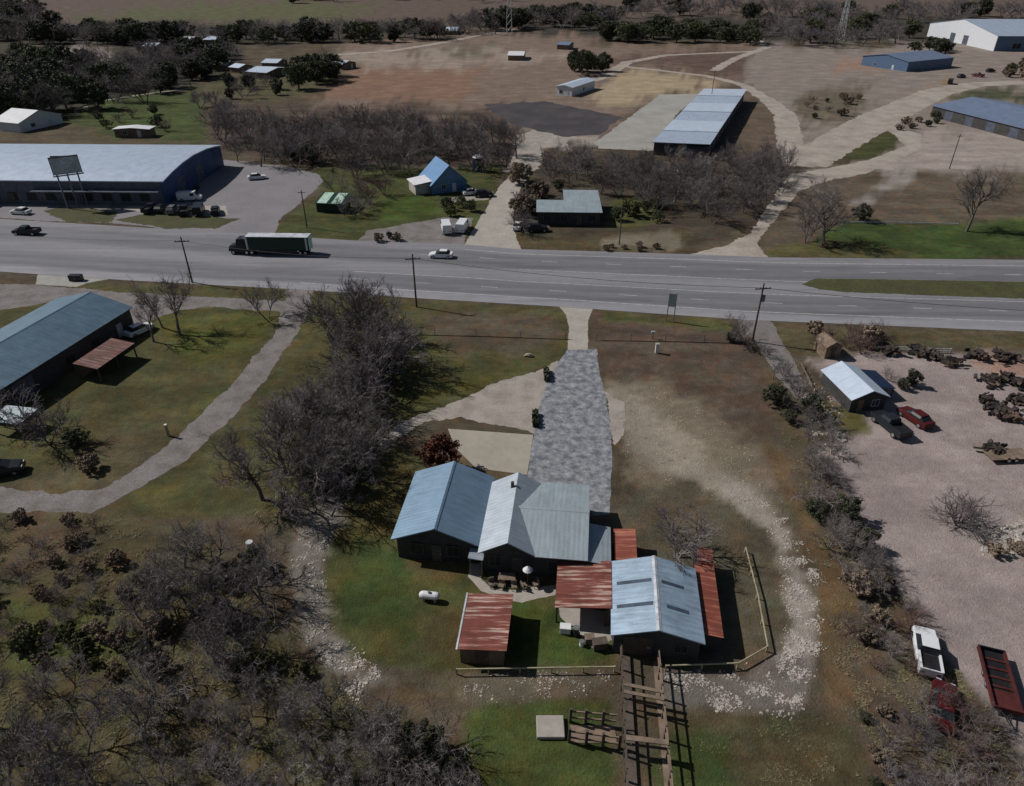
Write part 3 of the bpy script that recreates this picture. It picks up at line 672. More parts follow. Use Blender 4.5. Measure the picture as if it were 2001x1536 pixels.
for sx in (-.7, .7):
    for sy in (-.35, .35): MB().box(sx - .04, sx + .04, sy - .04, sy + .04, 0, .68).build('leg', 'timber', t)
for i, (x, y, sx, sy, sz, mt, lb, nm) in enumerate(((4.6, 40.6, .9, .6, .7, 'white', 'white chest freezer on the concrete patio corner', 'chest_freezer'), (5.5, 40.2, .5, .5, 1.0, 'paint_dark', 'dark barrel smoker standing on the patio', 'smoker'), (6.6, 39.6, .8, .6, .6, 'timber', 'brown wooden crate on the patio near barn corner', 'crate'), (7.4, 39.0, 1.2, .7, .8, 'timber_dark', 'dark wooden workbench against the barn corner', 'workbench'), (5.9, 39.2, .4, .4, .5, 'white', 'small white bucket at the patio edge', 'bucket'))):
    t = thing(nm, lb, nm.replace('_', ' '), (x, y, 0), R(-6 + i * 5))
    if nm in ('smoker', 'bucket'):
        MB().tube([(0, 0, .02), (0, 0, sz)], sx / 2, 12, True).build('body', mt, t); MB().tube([(0, 0, sz), (0, 0, sz + .06)], sx / 2 + .03, 12, True).build('lid', 'paint_grey', t)
    else:
        MB().box(-sx / 2, sx / 2, -sy / 2, sy / 2, .05, sz).build('body', mt, t, .03); MB().box(-sx / 2 - .03, sx / 2 + .03, -sy / 2 - .03, sy / 2 + .03, sz, sz + .06).build('lid', mt, t)
# planter / box along the concrete pad
for (px, py, lb) in ((1068, 735, 'dark clipped hedge at the upper end of the grey drive edge'), (1046, 822, 'dark clipped hedge at the corner of the gravel apron')):
    p = G(px, py); m = MB(); rs = random.Random(px)
    for k in range(500):
        c = Vector((rs.uniform(-.35, .35), rs.uniform(-1.6, 1.6), rs.uniform(.05, .8))); a = Vector((rs.gauss(0, 1), rs.gauss(0, 1), rs.gauss(0, 1))).normalized() * .16; b = a.orthogonal().normalized() * .12
        m.add([c - a, c + b, c + a, c - b], [(0, 1, 2, 3)])
    o = m.build('hedge', 'leaf_dark'); o.location = p; tag(o, lb, 'hedge')
# left long building
lb = gable_house('workshop', 'long workshop with teal green metal roof at left edge', 'workshop', -68.0, 87.2, -13, 13.0, 26, 3.6, 5.3, 'roof_teal', 'wall_dark', .4, 'roof_teal')
opening(lb, -8, .1, 3.2, 2.8, 'r', 6.5, True, 'wall_steel'); opening(lb, 0, 1.0, 1.6, 1.2, 'r', 6.5, fr='frame_dark'); opening(lb, 5, 1.0, 1.6, 1.2, 'r', 6.5, fr='frame_dark'); opening(lb, 10, .1, 1.1, 2.1, 'r', 6.5, True); opening(lb, -2, .1, 3.4, 2.8, 'f', 13, True, 'wall_steel')
p = G(206, 690, 2.4); t = thing('shed', 'open shed with faded red roof against the teal roofed workshop', 'shed', (p.x, p.y, 0), R(-13))
MB().slab([(-2.0, -3.8, 2.6), (1.7, -3.8, 2.2), (1.7, 3.8, 2.2), (-2.0, 3.8, 2.6)], .07).build('roof', 'rust_dull', t); shed_frame(t, -1.7, 1.5, -3.6, 3.6, 2.2); MB().box(-1.95, -1.8, -3.7, 3.7, 0, 2.45).build('wall', 'wall_wood', t)
# big warehouse top left: vaulted white roof, blue end wall
wr = thing('warehouse', 'huge warehouse with curved white metal roof and blue end wall', 'warehouse', (-79.6, 160.6, 0), R(-1.5))
prof = [(0, 5.5), (5, 6.25), (11, 6.85), (18, 7.1), (26, 6.7), (31, 6.1), (36, 5.3)]
m = MB()
for (a, za), (b, zb) in zip(prof, prof[1:]): m.slab([(-75, a, za), (.5, a, za), (.5, b, zb), (-75, b, zb)], .25)
m.build('roof', 'roof_white', wr)
MB().prism([(0.3, 0), (35.6, 0), (35.6, 5.0)] + [(max(.3, a), z - .3) for a, z in prof[::-1][1:]], -.4, 0).build('end_wall', 'wall_blue', wr)
MB().box(-75, -.45, .35, .7, 0, 5.22).build('wall', 'wall_steel', wr)
MB().box(-75, -42, -3.2, .3, 3.5, 4.6).build('canopy', 'wall_steel', wr)
MB().box(-30, -.6, -1.6, .3, 3.2, 3.45).build('awning', 'wall_steel', wr)
for k in range(9): opening(wr, -40 + k * 4.4, .9, 2.2, 1.8, 'f', -.34, fr='frame_dark')
opening(wr, -36.2, .05, 1.6, 2.4, 'f', -.34, True, 'frame_dark'); opening(wr, 9, .05, 4, 4, 'r', .02, True, 'wall_steel'); opening(wr, 20, .05, 4, 4, 'r', .02, True, 'wall_steel')
for x in (-70, -60, -50, -43): MB().box(x - .15, x + .15, -3.1, -2.8, 0, 3.6).build('post', 'wall_steel', wr)
# billboard
p = G(118, 410); t = thing('billboard', 'large blank billboard on steel posts before the white warehouse', 'billboard', (p.x, p.y, 0), R(32))
MB().box(1.0, 6.6, -.25, 0, 7.6, 11.2).build('panel', 'sign_face', t); MB().box(.9, 6.7, -.32, .05, 11.2, 11.4).box(.9, 1.0, -.32, .05, 7.5, 11.2).box(6.6, 6.7, -.32, .05, 7.5, 11.2).build('frame', 'paint_dark', t)
MB().box(.8, 6.9, -.9, -.3, 7.35, 7.5).build('catwalk', 'wall_steel', t)
MB().slab([(6.5, 0, 7.6), (1.5, 2.6, 7.6), (1.5, 2.6, 11.2), (6.5, 0, 11.2)], .2).build('panel', 'paint_dark', t)
for x in (1.6, 3.6, 5.6): MB().tube([(x, .2, 0), (x, .2, 11)], .17, 8).build('post', 'paint_grey', t)
# green stand with two pale sheets
p = G(648, 416); t = thing('green_stand', 'dark green market stand with two pale green roof panels', 'stand', (p.x, p.y, 0), R(-8))
MB().box(-3.4, 3.2, 0, 3.8, 0, 2.0).build('wall', 'green_dark', t); MB().slab([(-3.6, -.3, 2.1), (3.4, -.3, 2.1), (3.4, 5.6, 2.9), (-3.6, 5.6, 2.9)], .1).build('roof', 'green_dark', t)
for x in (-3.1, .2): MB().slab([(x, -.1, 2.2), (x + 2.2, -.1, 2.2), (x + 2.2, 5.4, 2.96), (x, 5.4, 2.96)], .05).build('roof_panel', 'green_white', t)
# blue roofed cottage and neighbours behind the highway
p = G(862, 376); t = gable_house('cottage', 'cottage with steep bright blue roof behind the highway', 'cottage', p.x + .3, p.y + 4.0, 24, 9.0, 9.0, 2.5, 6.6, 'roof_house_blue', 'roof_house_blue', .4, None)
opening(t, -1.5, .9, 1.0, 1.2, 'f', 4.5); opening(t, 1.2, .05, 1.0, 2.1, 'f', 4.5, True)
MB().slab([(-8.6, -3.6, 2.5), (-3.7, -3.6, 3.0), (-3.7, 2.6, 3.0), (-8.6, 2.6, 2.5)], .1).build('annex_roof', 'white', t); MB().box(-8.2, -3.8, -3.2, 2.2, 0, 2.4).build('annex_wall', 'wall_cream', t)
hs = G(1115, 440); t = thing('house', 'flat grey roofed house with stepped corner right of the concrete driveway', 'house', (hs.x, hs.y, 0), R(-2))
MB().slab([(-7.4, -.6, 3.0), (6.6, -.6, 3.0), (6.6, 15, 3.4), (-1.5, 15, 3.4), (-1.5, 7.5, 3.2), (-7.4, 7.5, 3.2)][:2] + [(6.6, 7.4, 3.2), (-7.4, 7.4, 3.2)], .12).slab([(-1.4, 7.41, 3.2), (6.6, 7.41, 3.2), (6.6, 14.5, 3.4), (-1.4, 14.5, 3.4)], .12).build('roof', 'roof_silver', t)
MB().box(-7, 6.2, .1, 7.2, 0, 2.85).box(-1, 6.2, 7.2, 14, 0, 3.05).build('wall', 'wall_dark', t)
for x in (-5, -1.5, 4.5): opening(t, x, .9, 1.4, 1.2, 'f', -.1, fr='frame_dark')
opening(t, 1.8, .05, 1.0, 2.1, 'f', -.1, True, 'frame_dark'); opening(t, 4, .9, 1.3, 1.2, 'r', 6.2)
# long storage building, upper centre
lg = thing('storage_building', 'long storage building with pale blue banded roof beside concrete yard', 'storage building', (47.8, 204.5, 0), R(-21.5))
for k in range(6):
    y0 = k * 16.2; MB().slab([(-8.6, y0 + .1, 3.6 + .1 * (k % 2)), (7.6, y0 + .1, 4.3 + .1 * (k % 2)), (7.6, y0 + 16.1, 4.3 + .1 * (k % 2)), (-8.6, y0 + 16.1, 3.6 + .1 * (k % 2))], .15).build('roof', 'roof_pale_y' if k % 2 else 'roof_white', lg)
MB().box(-8, 7, 0.3, 96, 0, 3.4).build('wall', 'wall_dark', lg)
for k in range(10): opening(lg, 6 + k * 9, .05, 3, 2.6, 'r', 7, True, 'wall_steel')
opening(lg, -3, .05, 3, 2.6, 'f', -.3, True, 'wall_steel'); opening(lg, 3, .05, 3, 2.6, 'f', -.3, True, 'wall_steel')
def far_house(px, py, wd, l, he, hr, rz, roof, wall, label, name='house', cat='house', door=True):
    p = G(px, py); t = gable_house(name, label, cat, p.x, p.y + l * .35, rz, wd, l, he, hr, roof, wall, .4, None)
    opening(t, wd * .2, .05, 1.2, 2.1, 'f', l / 2, True); opening(t, -wd * .2, .9, 1.4, 1.1, 'f', l / 2); opening(t, 0, .9, 1.4, 1.1, 'r', wd / 2)
    return t
far_house(1128, 186, 7, 22, 3.5, 4.2, -30, 'roof_pale_y', 'wall_white', 'small white shed beside dark field above concrete yard', 'shed', 'shed')
far_house(1792, 136, 26, 34, 4.5, 6.5, -62, 'roof_slate', 'wall_blue_grey', 'slate blue roofed shop building on the upper right dirt yard', 'shop_building', 'shop')
t = gable_house('barn', 'long slate roofed barn at the right edge above the pale dirt lot', 'barn', 168.5, 244.5, 14, 31, 46, 3.6, 5.8, 'roof_slate', 'wall_dark', .4, None)
for k in range(4): opening(t, -15 + k * 9, .1, 3.4, 2.8, 'l', 15.5, True, 'wall_steel')
c1, c2 = G(1942, 100), G(1812, 71); gd = (c2 - c1).normalized(); gm = (c1 + c2) / 2; gn = Vector((-gd.y, gd.x, 0)); gn = gn if gn.x > 0 else -gn; bc = gm + gn * 60
t = gable_house('warehouse', 'giant white and blue warehouse at the upper right edge', 'warehouse', bc.x, bc.y, math.degrees(math.atan2(-gn.x, gn.y)), (c1 - c2).length, 120, 8, 13.5, 'roof_white', 'wall_blue_grey', .6, None)
ww = (c1 - c2).length / 2; MB().prism([(-ww, 0), (ww, 0), (ww, 7.7), (0, 13.1), (-ww, 7.7)], -60.35, -60.02, axis='y').build('end_wall', 'wall_white', t)
opening(t, -8, .1, 6, 5, 'f', 60.36, True, 'wall_steel'); opening(t, 8, .1, 6, 5, 'f', 60.36, True, 'wall_steel')
for k in range(6): opening(t, -48 + k * 18, 1.2, 5, 3, 'r', (c1 - c2).length / 2)
far_house(47, 252, 16, 11, 3, 5.5, 70, 'white', 'wall_white', 'white roofed house above the curved white warehouse at left', 'house', 'house')
far_house(262, 268, 11, 4, 2.6, 3.0, 0, 'white', 'wall_wood', 'low brown shed with thin white roof on the green slope', 'shed', 'shed')
for i, (px, py, wd, l, rz, lbl) in enumerate(((436, 136, 14, 9, 80, 'small white roofed house at the edge of the dark wood'), (520, 150, 24, 14, 70, 'wide white roofed house among trees near the dirt field'), (535, 132, 16, 10, 80, 'pale house just behind the wide white roofed house'), (370, 85, 20, 9, 85, 'white far building in front of the tree line, left one of two'), (420, 84, 26, 9, 85, 'long pale far building in front of the tree line, right of the white one'), (885, 65, 40, 10, 88, 'long low white far building by the end of the dirt track'), (1010, 116, 22, 10, 85, 'low white far shed on the brown field'), (470, 142, 12, 8, 60, 'grey outbuilding between the two white roofed houses'), (300, 98, 18, 9, 85, 'pale far building at the left of the tree line gap'), (1290, 48, 12, 8, 80, 'tiny pale far cabin in the dark green wood'), (1560, 62, 26, 9, 85, 'pale far shed at the right end of the dark green wood'), (670, 135, 14, 9, 60, 'pale far cabin on the dirt beside big dark tree'), (1105, 96, 14, 9, 70, 'dark roofed far house beside the tree clump'))):
    far_house(px, py, wd * .72, l * .8, 2.6, 3.7, rz, 'roof_slate' if 'dark roofed' in lbl else ('roof_pale_y' if i % 3 else 'white'), 'wall_wood', lbl)
# yard house on the right with shiny roof
t = thing('yard_house', 'small house with shiny pale metal roof in the scrap yard', 'house', (44.9, 78.2, 0), R(8)); t.scale = (.76, .78, .8)
MB().slab([(-3.6, -4.4, 2.5), (0, -4.4, 4.0), (0, 5.5, 4.0), (-3.6, 5.5, 2.5)], .1).slab([(0, -4.4, 4.0), (3.4, -4.4, 2.6), (3.4, 5.5, 2.6), (0, 5.5, 4.0)], .1).build('roof', 'roof_pale_y', t)
MB().prism([(-3.2, 0), (3.0, 0), (3.0, 2.6), (0, 3.8), (-3.2, 2.5)], -4, 5.2, axis='y').build('wall', 'wall_dark', t)
opening(t, -1.4, .05, 1.0, 2.1, 'f', 4, True, 'timber'); opening(t, 1.2, .9, 1.2, 1.1, 'f', 4); opening(t, 1.5, .9, 1.2, 1.1, 'r', 3.0)
MB().slab([(3.45, -1.2, 2.5), (6.6, -1.2, 2.0), (6.6, 4.8, 2.0), (3.45, 4.8, 2.5)], .08).build('carport_roof', 'paint_blue', t)
for y in (-1, 4.5): MB().box(6.3, 6.45, y, y + .14, 0, 2.0).build('post', 'timber_dark', t)
p = G(1614, 690); t = thing('garden_shed', 'little tan garden shed at the end of the plank fence', 'shed', (p.x, p.y, 0), R(10)); m = MB(); gable_walls(m, 2.4, 3, 2.0, 2.7); m.build('wall', 'timber', t); m = MB(); gable_roof(m, 2.4, 3, 2.0, 2.7, .2); m.build('roof', 'timber', t); opening(t, 0, .05, .8, 1.7, 'f', 1.5, True, 'timber_dark')
# poles, wires, signs
def pole(label, px, py, h, group='utility poles along the highway'):
    p = G(px, py); t = thing('utility_pole', label, 'pole', p, R(8), group)
    MB().tube([(0, 0, 0), (0, 0, h)], [.17, .11], 8, True).build('shaft', 'timber_dark', t); MB().box(-1.2, 1.2, -.06, .06, h - .9, h - .75).build('crossarm', 'timber_dark', t)
    for x in (-1.05, -.4, .4, 1.05): MB().tube([(x, 0, h - .75), (x, 0, h - .55)], .05, 6, True).build('insulator', 'paint_grey', t)
    return p
P1 = pole('utility pole left of the small bare roadside tree', 376, 552, 8.4); P2 = pole('utility pole on the verge above the large bare trees', 814, 600, 9.2); P3 = pole('utility pole with transformer at the gravel side drive', 1470, 667, 9.4)
t = tag(MB().tube([(P3.x + .35, P3.y, 6.6), (P3.x + .35, P3.y, 7.6)], .25, 10, True).build('transformer', 'paint_grey'), 'grey transformer drum hung on the pole by side drive', 'transformer')
P0 = Vector((-110, 125, 0)); P4 = Vector((100, 84, 0))
def wire(a, b, za, zb, label):
    m = MB(); pts = [a.lerp(b, k / 14) + Vector((0, 0, za + (zb - za) * k / 14 - 4 * .9 * (k / 14) * (1 - k / 14))) for k in range(15)]
    m.tube(pts, .035, 3); tag(m.build('overhead_wire', 'black'), label, 'wire', 'wires between the utility poles')
wire(P1, P2, 7.7, 8.5, 'overhead wire spanning between the two left utility poles'); wire(P2, P3, 8.5, 8.7, 'overhead wire spanning the entrance driveway'); wire(P3, P4, 8.7, 8.5, 'overhead wire running right from the transformer pole'); wire(P0, P1, 7.5, 7.7, 'overhead wire running left from the leftmost pole')
for px, py, h, lbl in ((600, 445, 8, 'slim pole beside the green stand'), (1388, 205, 12, 'slim pole on the far dirt road bend'), (1855, 330, 9, 'leaning slim pole on the pale dirt lot'), (1210, 478, 8, 'thin pole in front of the grey roofed house'), (375, 180, 9, 'thin pole at the end of pale track')):
    p = G(px, py); t = thing('utility_pole', lbl, 'pole', p); MB().tube([(0, 0, 0), (0, 0, h)], [.14, .1], 6, True).build('shaft', 'timber_dark', t); MB().box(-.8, .8, -.05, .05, h - .6, h - .48).build('crossarm', 'timber_dark', t)
for px, py, h, lbl in ((995, 64, 40, 'tall pale lattice mast in front of the far field'), (1640, 80, 34, 'pale lattice mast among the right far trees')):
    p = G(px, py); m = MB()
    for sx, sy in ((-1, -1), (1, -1), (1, 1), (-1, 1)): m.tube([(sx * 2, sy * 2, 0), (sx * .35, sy * .35, h)], .14, 4)
    for k in range(9):
        z0, z1 = h * k / 9, h * (k + 1) / 9; a, b = 2 - 1.65 * k / 9, 2 - 1.65 * (k + 1) / 9
        for s in (-1, 1): m.tube([(-a, s * a, z0), (b, s * b, z1)], .07, 3).tube([(s * a, -a, z0), (s * b, b, z1)], .07, 3)
    o = m.build('lattice_mast', 'trim'); o.location = p; tag(o, lbl, 'mast')
p = G(1309, 628); t = thing('pole_sign', 'teal post sign with tall grey panel on the verge', 'sign', p, R(-12))
for x in (-.55, .55): MB().box(x - .07, x + .07, -.07, .07, 0, 5.0).build('post', 'sign_teal', t)
MB().box(-.62, .62, -.12, -.075, 2.6, 4.8).build('panel', 'sign_face', t)
p = G(1283, 690); t = thing('marker_stone', 'short white marker post on the brown verge', 'marker', p); MB().box(-.25, .25, -.2, .2, 0, 1.5).build('body', 'white', t, .03); MB().box(-.3, .3, -.25, .25, 1.5, 1.58).build('cap', 'concrete', t)
p = G(1275, 662); t = thing('mailbox', 'small pale mailbox on a wooden post by wire fence', 'mailbox', p); MB().box(-.06, .06, -.06, .06, 0, 1.0).build('post', 'timber', t); MB().prism([(-.14, 1.0), (.14, 1.0), (.14, 1.2), (.08, 1.3), (-.08, 1.3), (-.14, 1.2)], -.28, .28).build('body', 'trim', t)
p = G(1033, 697); t = thing('white_stone', 'lone white boulder on the brown lawn left of drive', 'boulder', p); 
m = MB(); m.tube([(-.7, 0, .1), (-.4, .05, .25), (.1, 0, .3), (.5, -.05, .2), (.75, 0, .08)], [.05, .22, .28, .2, .04], 7, True); m.build('body', 'rock', t)
p = G(330, 852); t = thing('marker_post', 'slim yellowish marker post at the track edge', 'post', p); MB().box(-.12, .12, -.12, .12, 0, 1.6).build('shaft', 'fence_wood', t); MB().box(-.15, .15, -.15, .15, 1.6, 1.7).build('cap', 'white', t)
p = G(150, 548); t = thing('dark_box', 'dark square utility cabinet on the pale culvert', 'cabinet', p); MB().box(-1.1, 1.1, -.5, .5, 0, 1.1).build('body', 'paint_dark', t, .04); MB().box(-.03, .03, -.53, -.5, .1, 1.0).build('door_seam', 'paint_grey', t)
p = G(490, 1072); t = thing('white_barrel', 'small white barrel among the bare creek trees', 'barrel', p); MB().tube([(0, 0, 0), (0, 0, .85)], .32, 12, True).build('body', 'white', t); MB().tube([(0, 0, .85), (0, 0, .9)], .34, 12, True).build('lid', 'trim', t)
p = G(40, 838); t = thing('trailer_shelter', 'small white topped shelter at the left edge lawn', 'shelter', (p.x, p.y, 0), R(-10)); MB().slab([(-2.4, -1.6, 2.0), (2.0, -1.6, 2.0), (2.0, 1.6, 2.2), (-2.4, 1.6, 2.2)], .08).build('roof', 'roof_silver', t); shed_frame(t, -2.1, 1.8, -1.4, 1.4, 2.0)
p = G(935, 334); t = thing('water_tank', 'small round water tank with white cap behind the blue cottage', 'tank', p); MB().tube([(0, 0, 0), (0, 0, 3.6)], 1.6, 14, True).build('body', 'paint_blue', t); MB().tube([(0, 0, 3.6), (0, 0, 4.3)], [1.6, .3], 14, True).build('cap', 'white', t)
# ------------------------------------------------------------------ vehicles
def wheels(t, xs, hw, r=.34, wd=.22):
    for x in xs:
        for s in (-1, 1):
            y = s * hw; q = MB().tube([(x, y - wd / 2, r), (x, y + wd / 2, r)], r, 14, True).build('wheel', 'rubber', t)
            MB().tube([(x, y + s * wd / 2, r), (x, y + s * (wd / 2 + .015), r)], r * .58, 10, True).build('rim', 'chrome', q)
def loft(mb, secs):
    """secs: (x, zb, zt, half width low, half width top)"""
    vs = []; n = 6
    for x, zb, zt, a, b in secs:
        zm = zb + (zt - zb) * .55
        vs += [(x, -a, zb), (x, -a * 1.02, zm), (x, -b, zt), (x, b, zt), (x, a * 1.02, zm), (x, a, zb)]
    fs = [(i * n + k, i * n + (k + 1) % n, (i + 1) * n + (k + 1) % n, (i + 1) * n + k) for i in range(len(secs) - 1) for k in range(n)]
    fs += [tuple(range(n - 1, -1, -1)), tuple(range((len(secs) - 1) * n, len(secs) * n))]
    return mb.add(vs, fs)
def lamps(t, xf, xr, z, hw):
    for s in (-1, 1): MB().box(xf - .04, xf + .02, s * hw - .18, s * hw + .18, z, z + .16).build('headlight', 'white', t); MB().box(xr - .02, xr + .04, s * hw - .14, s * hw + .14, z, z + .18).build('taillight', 'paint_red', t)
def car(label, px, py, rz, paint, kind='sedan', group=None, cat=None, loc=None):
    """front faces local +x"""
    p = loc or G(px, py); t = thing({'sedan': 'parked_car', 'suv': 'parked_car', 'pickup': 'pickup_truck', 'van': 'van'}[kind], label, cat or {'sedan': 'car', 'suv': 'car', 'pickup': 'pickup', 'van': 'van'}[kind], (p.x, p.y, .03), R(rz), group)
    m = MB()
    if kind in ('sedan', 'suv'):
        up = .0 if kind == 'sedan' else .22
        loft(m, [(-2.3, .35, .7 + up, .72, .66), (-2.2, .28, .95 + up, .86, .8), (-1.2, .26, .98 + up, .9, .82), (.9, .26, .96 + up, .9, .82), (2.0, .28, .78 + up, .86, .76), (2.3, .34, .6 + up, .7, .62)]).build('body', paint, t)
        x0 = -1.75 if kind == 'sedan' else -2.15
        m = MB(); loft(m, [(x0, .93 + up, .97 + up, .78, .76), (x0 + .55, .93 + up, 1.42 + up, .8, .62), (.15, .93 + up, 1.44 + up, .8, .62), (1.0, .92 + up, .96 + up, .78, .74)]).build('window', 'glass', t)
        MB().box(x0 + .5, .2, -.6, .6, 1.425 + up, 1.475 + up).build('roof', paint, t, .03)
        wheels(t, (-1.4, 1.4), .8); lamps(t, 2.24, -2.28, .55 + up, .5)
    elif kind == 'pickup':
        loft(m, [(-2.7, .45, 1.0, .88, .86), (-.9, .4, 1.03, .93, .9), (1.3, .4, 1.08, .93, .88), (2.5, .42, 1.0, .9, .84), (2.7, .5, .85, .78, .72)]).build('body', paint, t)
        MB().box(-2.6, -.75, -.72, .72, 1.0, 1.06).build('bed', 'black', t)
        for s in (-1, 1): MB().box(-2.68, -.7, s * .82 - .08, s * .82 + .08, 1.0, 1.28).build('bed_side', paint, t)
        MB().box(-2.72, -2.62, -.8, .8, .95, 1.27).build('tailgate', paint, t)
        m = MB(); loft(m, [(-.72, 1.0, 1.1, .86, .84), (-.55, 1.0, 1.75, .86, .7), (.75, 1.0, 1.76, .86, .7), (1.45, 1.05, 1.1, .84, .8)]).build('window', 'glass', t)
        MB().box(-.6, .8, -.68, .68, 1.755, 1.81).build('roof', paint, t, .03); wheels(t, (-1.7, 1.75), .84, .4, .26); lamps(t, 2.62, -2.7, .72, .6)
    else:
        loft(m, [(-2.6, .4, 2.1, .95, .85), (1.4, .4, 2.15, .95, .85), (2.0, .4, 1.3, .95, .8), (2.7, .45, 1.0, .85, .7)]).build('body', paint, t)
        MB().slab([(1.52, -.78, 2.0), (2.04, -.76, 1.36), (2.04, .76, 1.36), (1.52, .78, 2.0)][::-1], -.03).build('windshield', 'glass', t)
        for s in (-1, 1): MB().box(.4, 1.3, s * .95 - .03, s * .95 + .03, 1.3, 1.9).build('window', 'glass', t)
        wheels(t, (-1.6, 1.7), .86, .36); lamps(t, 2.6, -2.62, .7, .6)
    return t
car('silver white sedan driving on the far highway lane', 862, 503, 176, 'paint_white', 'sedan')
car('dark pickup driving on the highway near the left edge', 54, 458, 178, 'paint_dark', 'pickup')
car('white sedan parked at the left edge before the warehouse', 42, 418, 170, 'paint_white', 'sedan')
car('white sedan parked in shade at the warehouse blue end wall', 503, 350, 20, 'paint_white', 'sedan')
car('white van parked beside the highway, left of the pair', 872, 452, 100, 'paint_white', 'van'); car('white van parked beside the highway, right of the pair', 904, 450, 80, 'paint_white', 'van')
car('white sedan parked on the gravel by the blue cottage', 922, 380, 20, 'paint_white', 'sedan'); car('dark car parked next to the white sedan near blue cottage', 945, 384, 10, 'paint_dark', 'suv')
car('dark car parked under the bare roadside trees by the driveway', 1050, 452, 5, 'paint_dark', 'suv'); car('white car nose half hidden beside the concrete driveway', 1012, 446, 80, 'paint_white', 'sedan')
car('dark pickup parked in front of the shiny roofed yard house', 1737, 838, 104, 'paint_dark', 'pickup'); car('dark red car parked beside the dark pickup in the yard', 1786, 822, 110, 'paint_red', 'sedan')
car('white pickup parked in the bushes beside the dirt road', 1806, 1282, 70, 'paint_white', 'pickup').scale = (.9, .95, .95); car('red sedan parked behind the white pickup under bare bushes', 1838, 1385, 58, 'paint_red', 'sedan')
car('dark car parked at the left edge by the track', 6, 926, 20, 'paint_dark', 'suv'); car('white car parked at the workshop corner', 275, 650, 60, 'paint_white', 'sedan')
for i, (px, py, k, pt, lbl) in enumerate(((297, 413, 'pickup', 'paint_dark', 'dark pickup at the left end of the parked row'), (318, 413, 'suv', 'paint_dark', 'dark car second in the parked row before the warehouse'), (340, 415, 'suv', 'paint_grey', 'grey car third from the left in the parked row'), (362, 417, 'pickup', 'paint_dark', 'dark pickup in the middle of the parked row'), (390, 417, 'van', 'paint_dark', 'dark van second from the right in the parked row'), (422, 417, 'suv', 'paint_dark', 'dark car at the right end of the parked row'), (372, 392, 'van', 'paint_white', 'white van behind the parked row at the blue wall'))): car(lbl, px, py, 82 + i * 5 if i < 6 else 8, pt, k, 'vehicles parked in a row before the warehouse' if i < 6 else None)
for px, py, pt, k, lbl in ((1856, 164, 'paint_dark', 'van', 'dark van on the far dirt road by the slate roofed shop'), (1878, 152, 'paint_dark', 'suv', 'dark car behind the dark van near slate shop'), (1910, 150, 'paint_red', 'pickup', 'dark red pickup on the far pale lot'), (1935, 141, 'paint_dark', 'suv', 'dark car at the right of the far pale lot'), (1832, 104, 'paint_dark', 'van', 'dark van behind the slate roofed shop')): car(lbl, px, py, rnd.uniform(0, 180), pt, k)
# semi truck
p = G(545, 495); t = thing('semi_truck', 'green semi truck with white topped trailer on the highway', 'truck', (p.x, p.y, .03), R(178)); t.scale = (.9, .9, .9)
MB().box(-7.2, 6.3, -1.28, 1.28, 1.15, 4.0).build('trailer', 'green_dark', t, .05); MB().box(-7.2, 6.3, -1.29, 1.29, 4.005, 4.06).build('trailer_roof', 'trim', t); MB().box(-7.25, -7.2, -1.2, 1.2, 1.2, 3.9).build('trailer_door', 'green_white', t)
MB().box(-6.9, -6.5, -1.31, 1.31, 1.2, 3.9).build('corner_trim', 'trim', t); MB().box(5.9, 6.32, -1.31, 1.31, 1.2, 3.9).build('corner_trim', 'trim', t)
MB().box(-7, 8, -.5, .5, .75, 1.1).build('chassis', 'black', t); MB().box(-4.5, 4, -1.25, -1.2, .45, 1.1).box(-4.5, 4, 1.2, 1.25, .45, 1.1).build('side_skirt', 'paint_dark', t)
m = MB(); loft(m, [(6.6, .7, 3.5, 1.2, 1.1), (8.3, .7, 3.4, 1.2, 1.1), (8.75, .7, 2.1, 1.2, 1.0), (10.2, .7, 1.75, 1.05, .85), (10.4, .6, 1.3, 1.0, .8)]).build('cab', 'paint_dark', t)
MB().slab([(8.36, -.95, 3.2), (8.78, -.92, 2.15), (8.78, .92, 2.15), (8.36, .95, 3.2)][::-1], -.03).build('windshield', 'glass', t)
for s in (-1, 1): MB().box(7.3, 8.2, s * 1.17 - .03, s * 1.17 + .03, 2.2, 3.0).build('window', 'glass', t); MB().tube([(6.7, s * 1.0, 1), (6.7, s * 1.0, 4.0)], .09, 8).build('exhaust', 'chrome', t)
wheels(t, (-6.2, -5.1, 5.4, 6.5, 9.4), 1.05, .5, .4); lamps(t, 10.42, -7.24, .9, .8)
# flatbed trailer, lower right
a, b = G(1930, 1288), G(1958, 1392); p = a.lerp(b, .5); t = thing('flatbed_trailer', 'long rusty red flatbed trailer parked on the dirt road', 'trailer', (p.x + .1, p.y, 0), math.atan2(b.y - a.y, b.x - a.x))
for s in (-1, 1): MB().box(-2.9, 2.9, s * .95 - .06, s * .95 + .06, .55, .95).build('side_rail', 'trailer_red', t)
MB().box(-2.9, 2.9, -.9, .9, .5, .57).build('deck', 'black', t); MB().box(1.0, 2.9, -.9, .9, .58, .63).build('deck_plate', 'trailer_red', t); MB().box(2.9, 3.0, -1, 1, .5, 1.0).build('headboard', 'trailer_red', t); MB().box(-3.0, -2.9, -1, 1, .5, .95).build('tailgate', 'paint_dark', t)
for x in (-2, -1.1, -.2, .7): MB().box(x - .1, x + .1, -.88, .88, .575, .66).build('cross_beam', 'trailer_red', t)
wheels(t, (-.7, .4), .78, .33); MB().tube([(3, .3, .5), (4.1, 0, .5)], .05, 6).tube([(3, -.3, .5), (4.1, 0, .5)], .05, 6).build('drawbar', 'black', t)
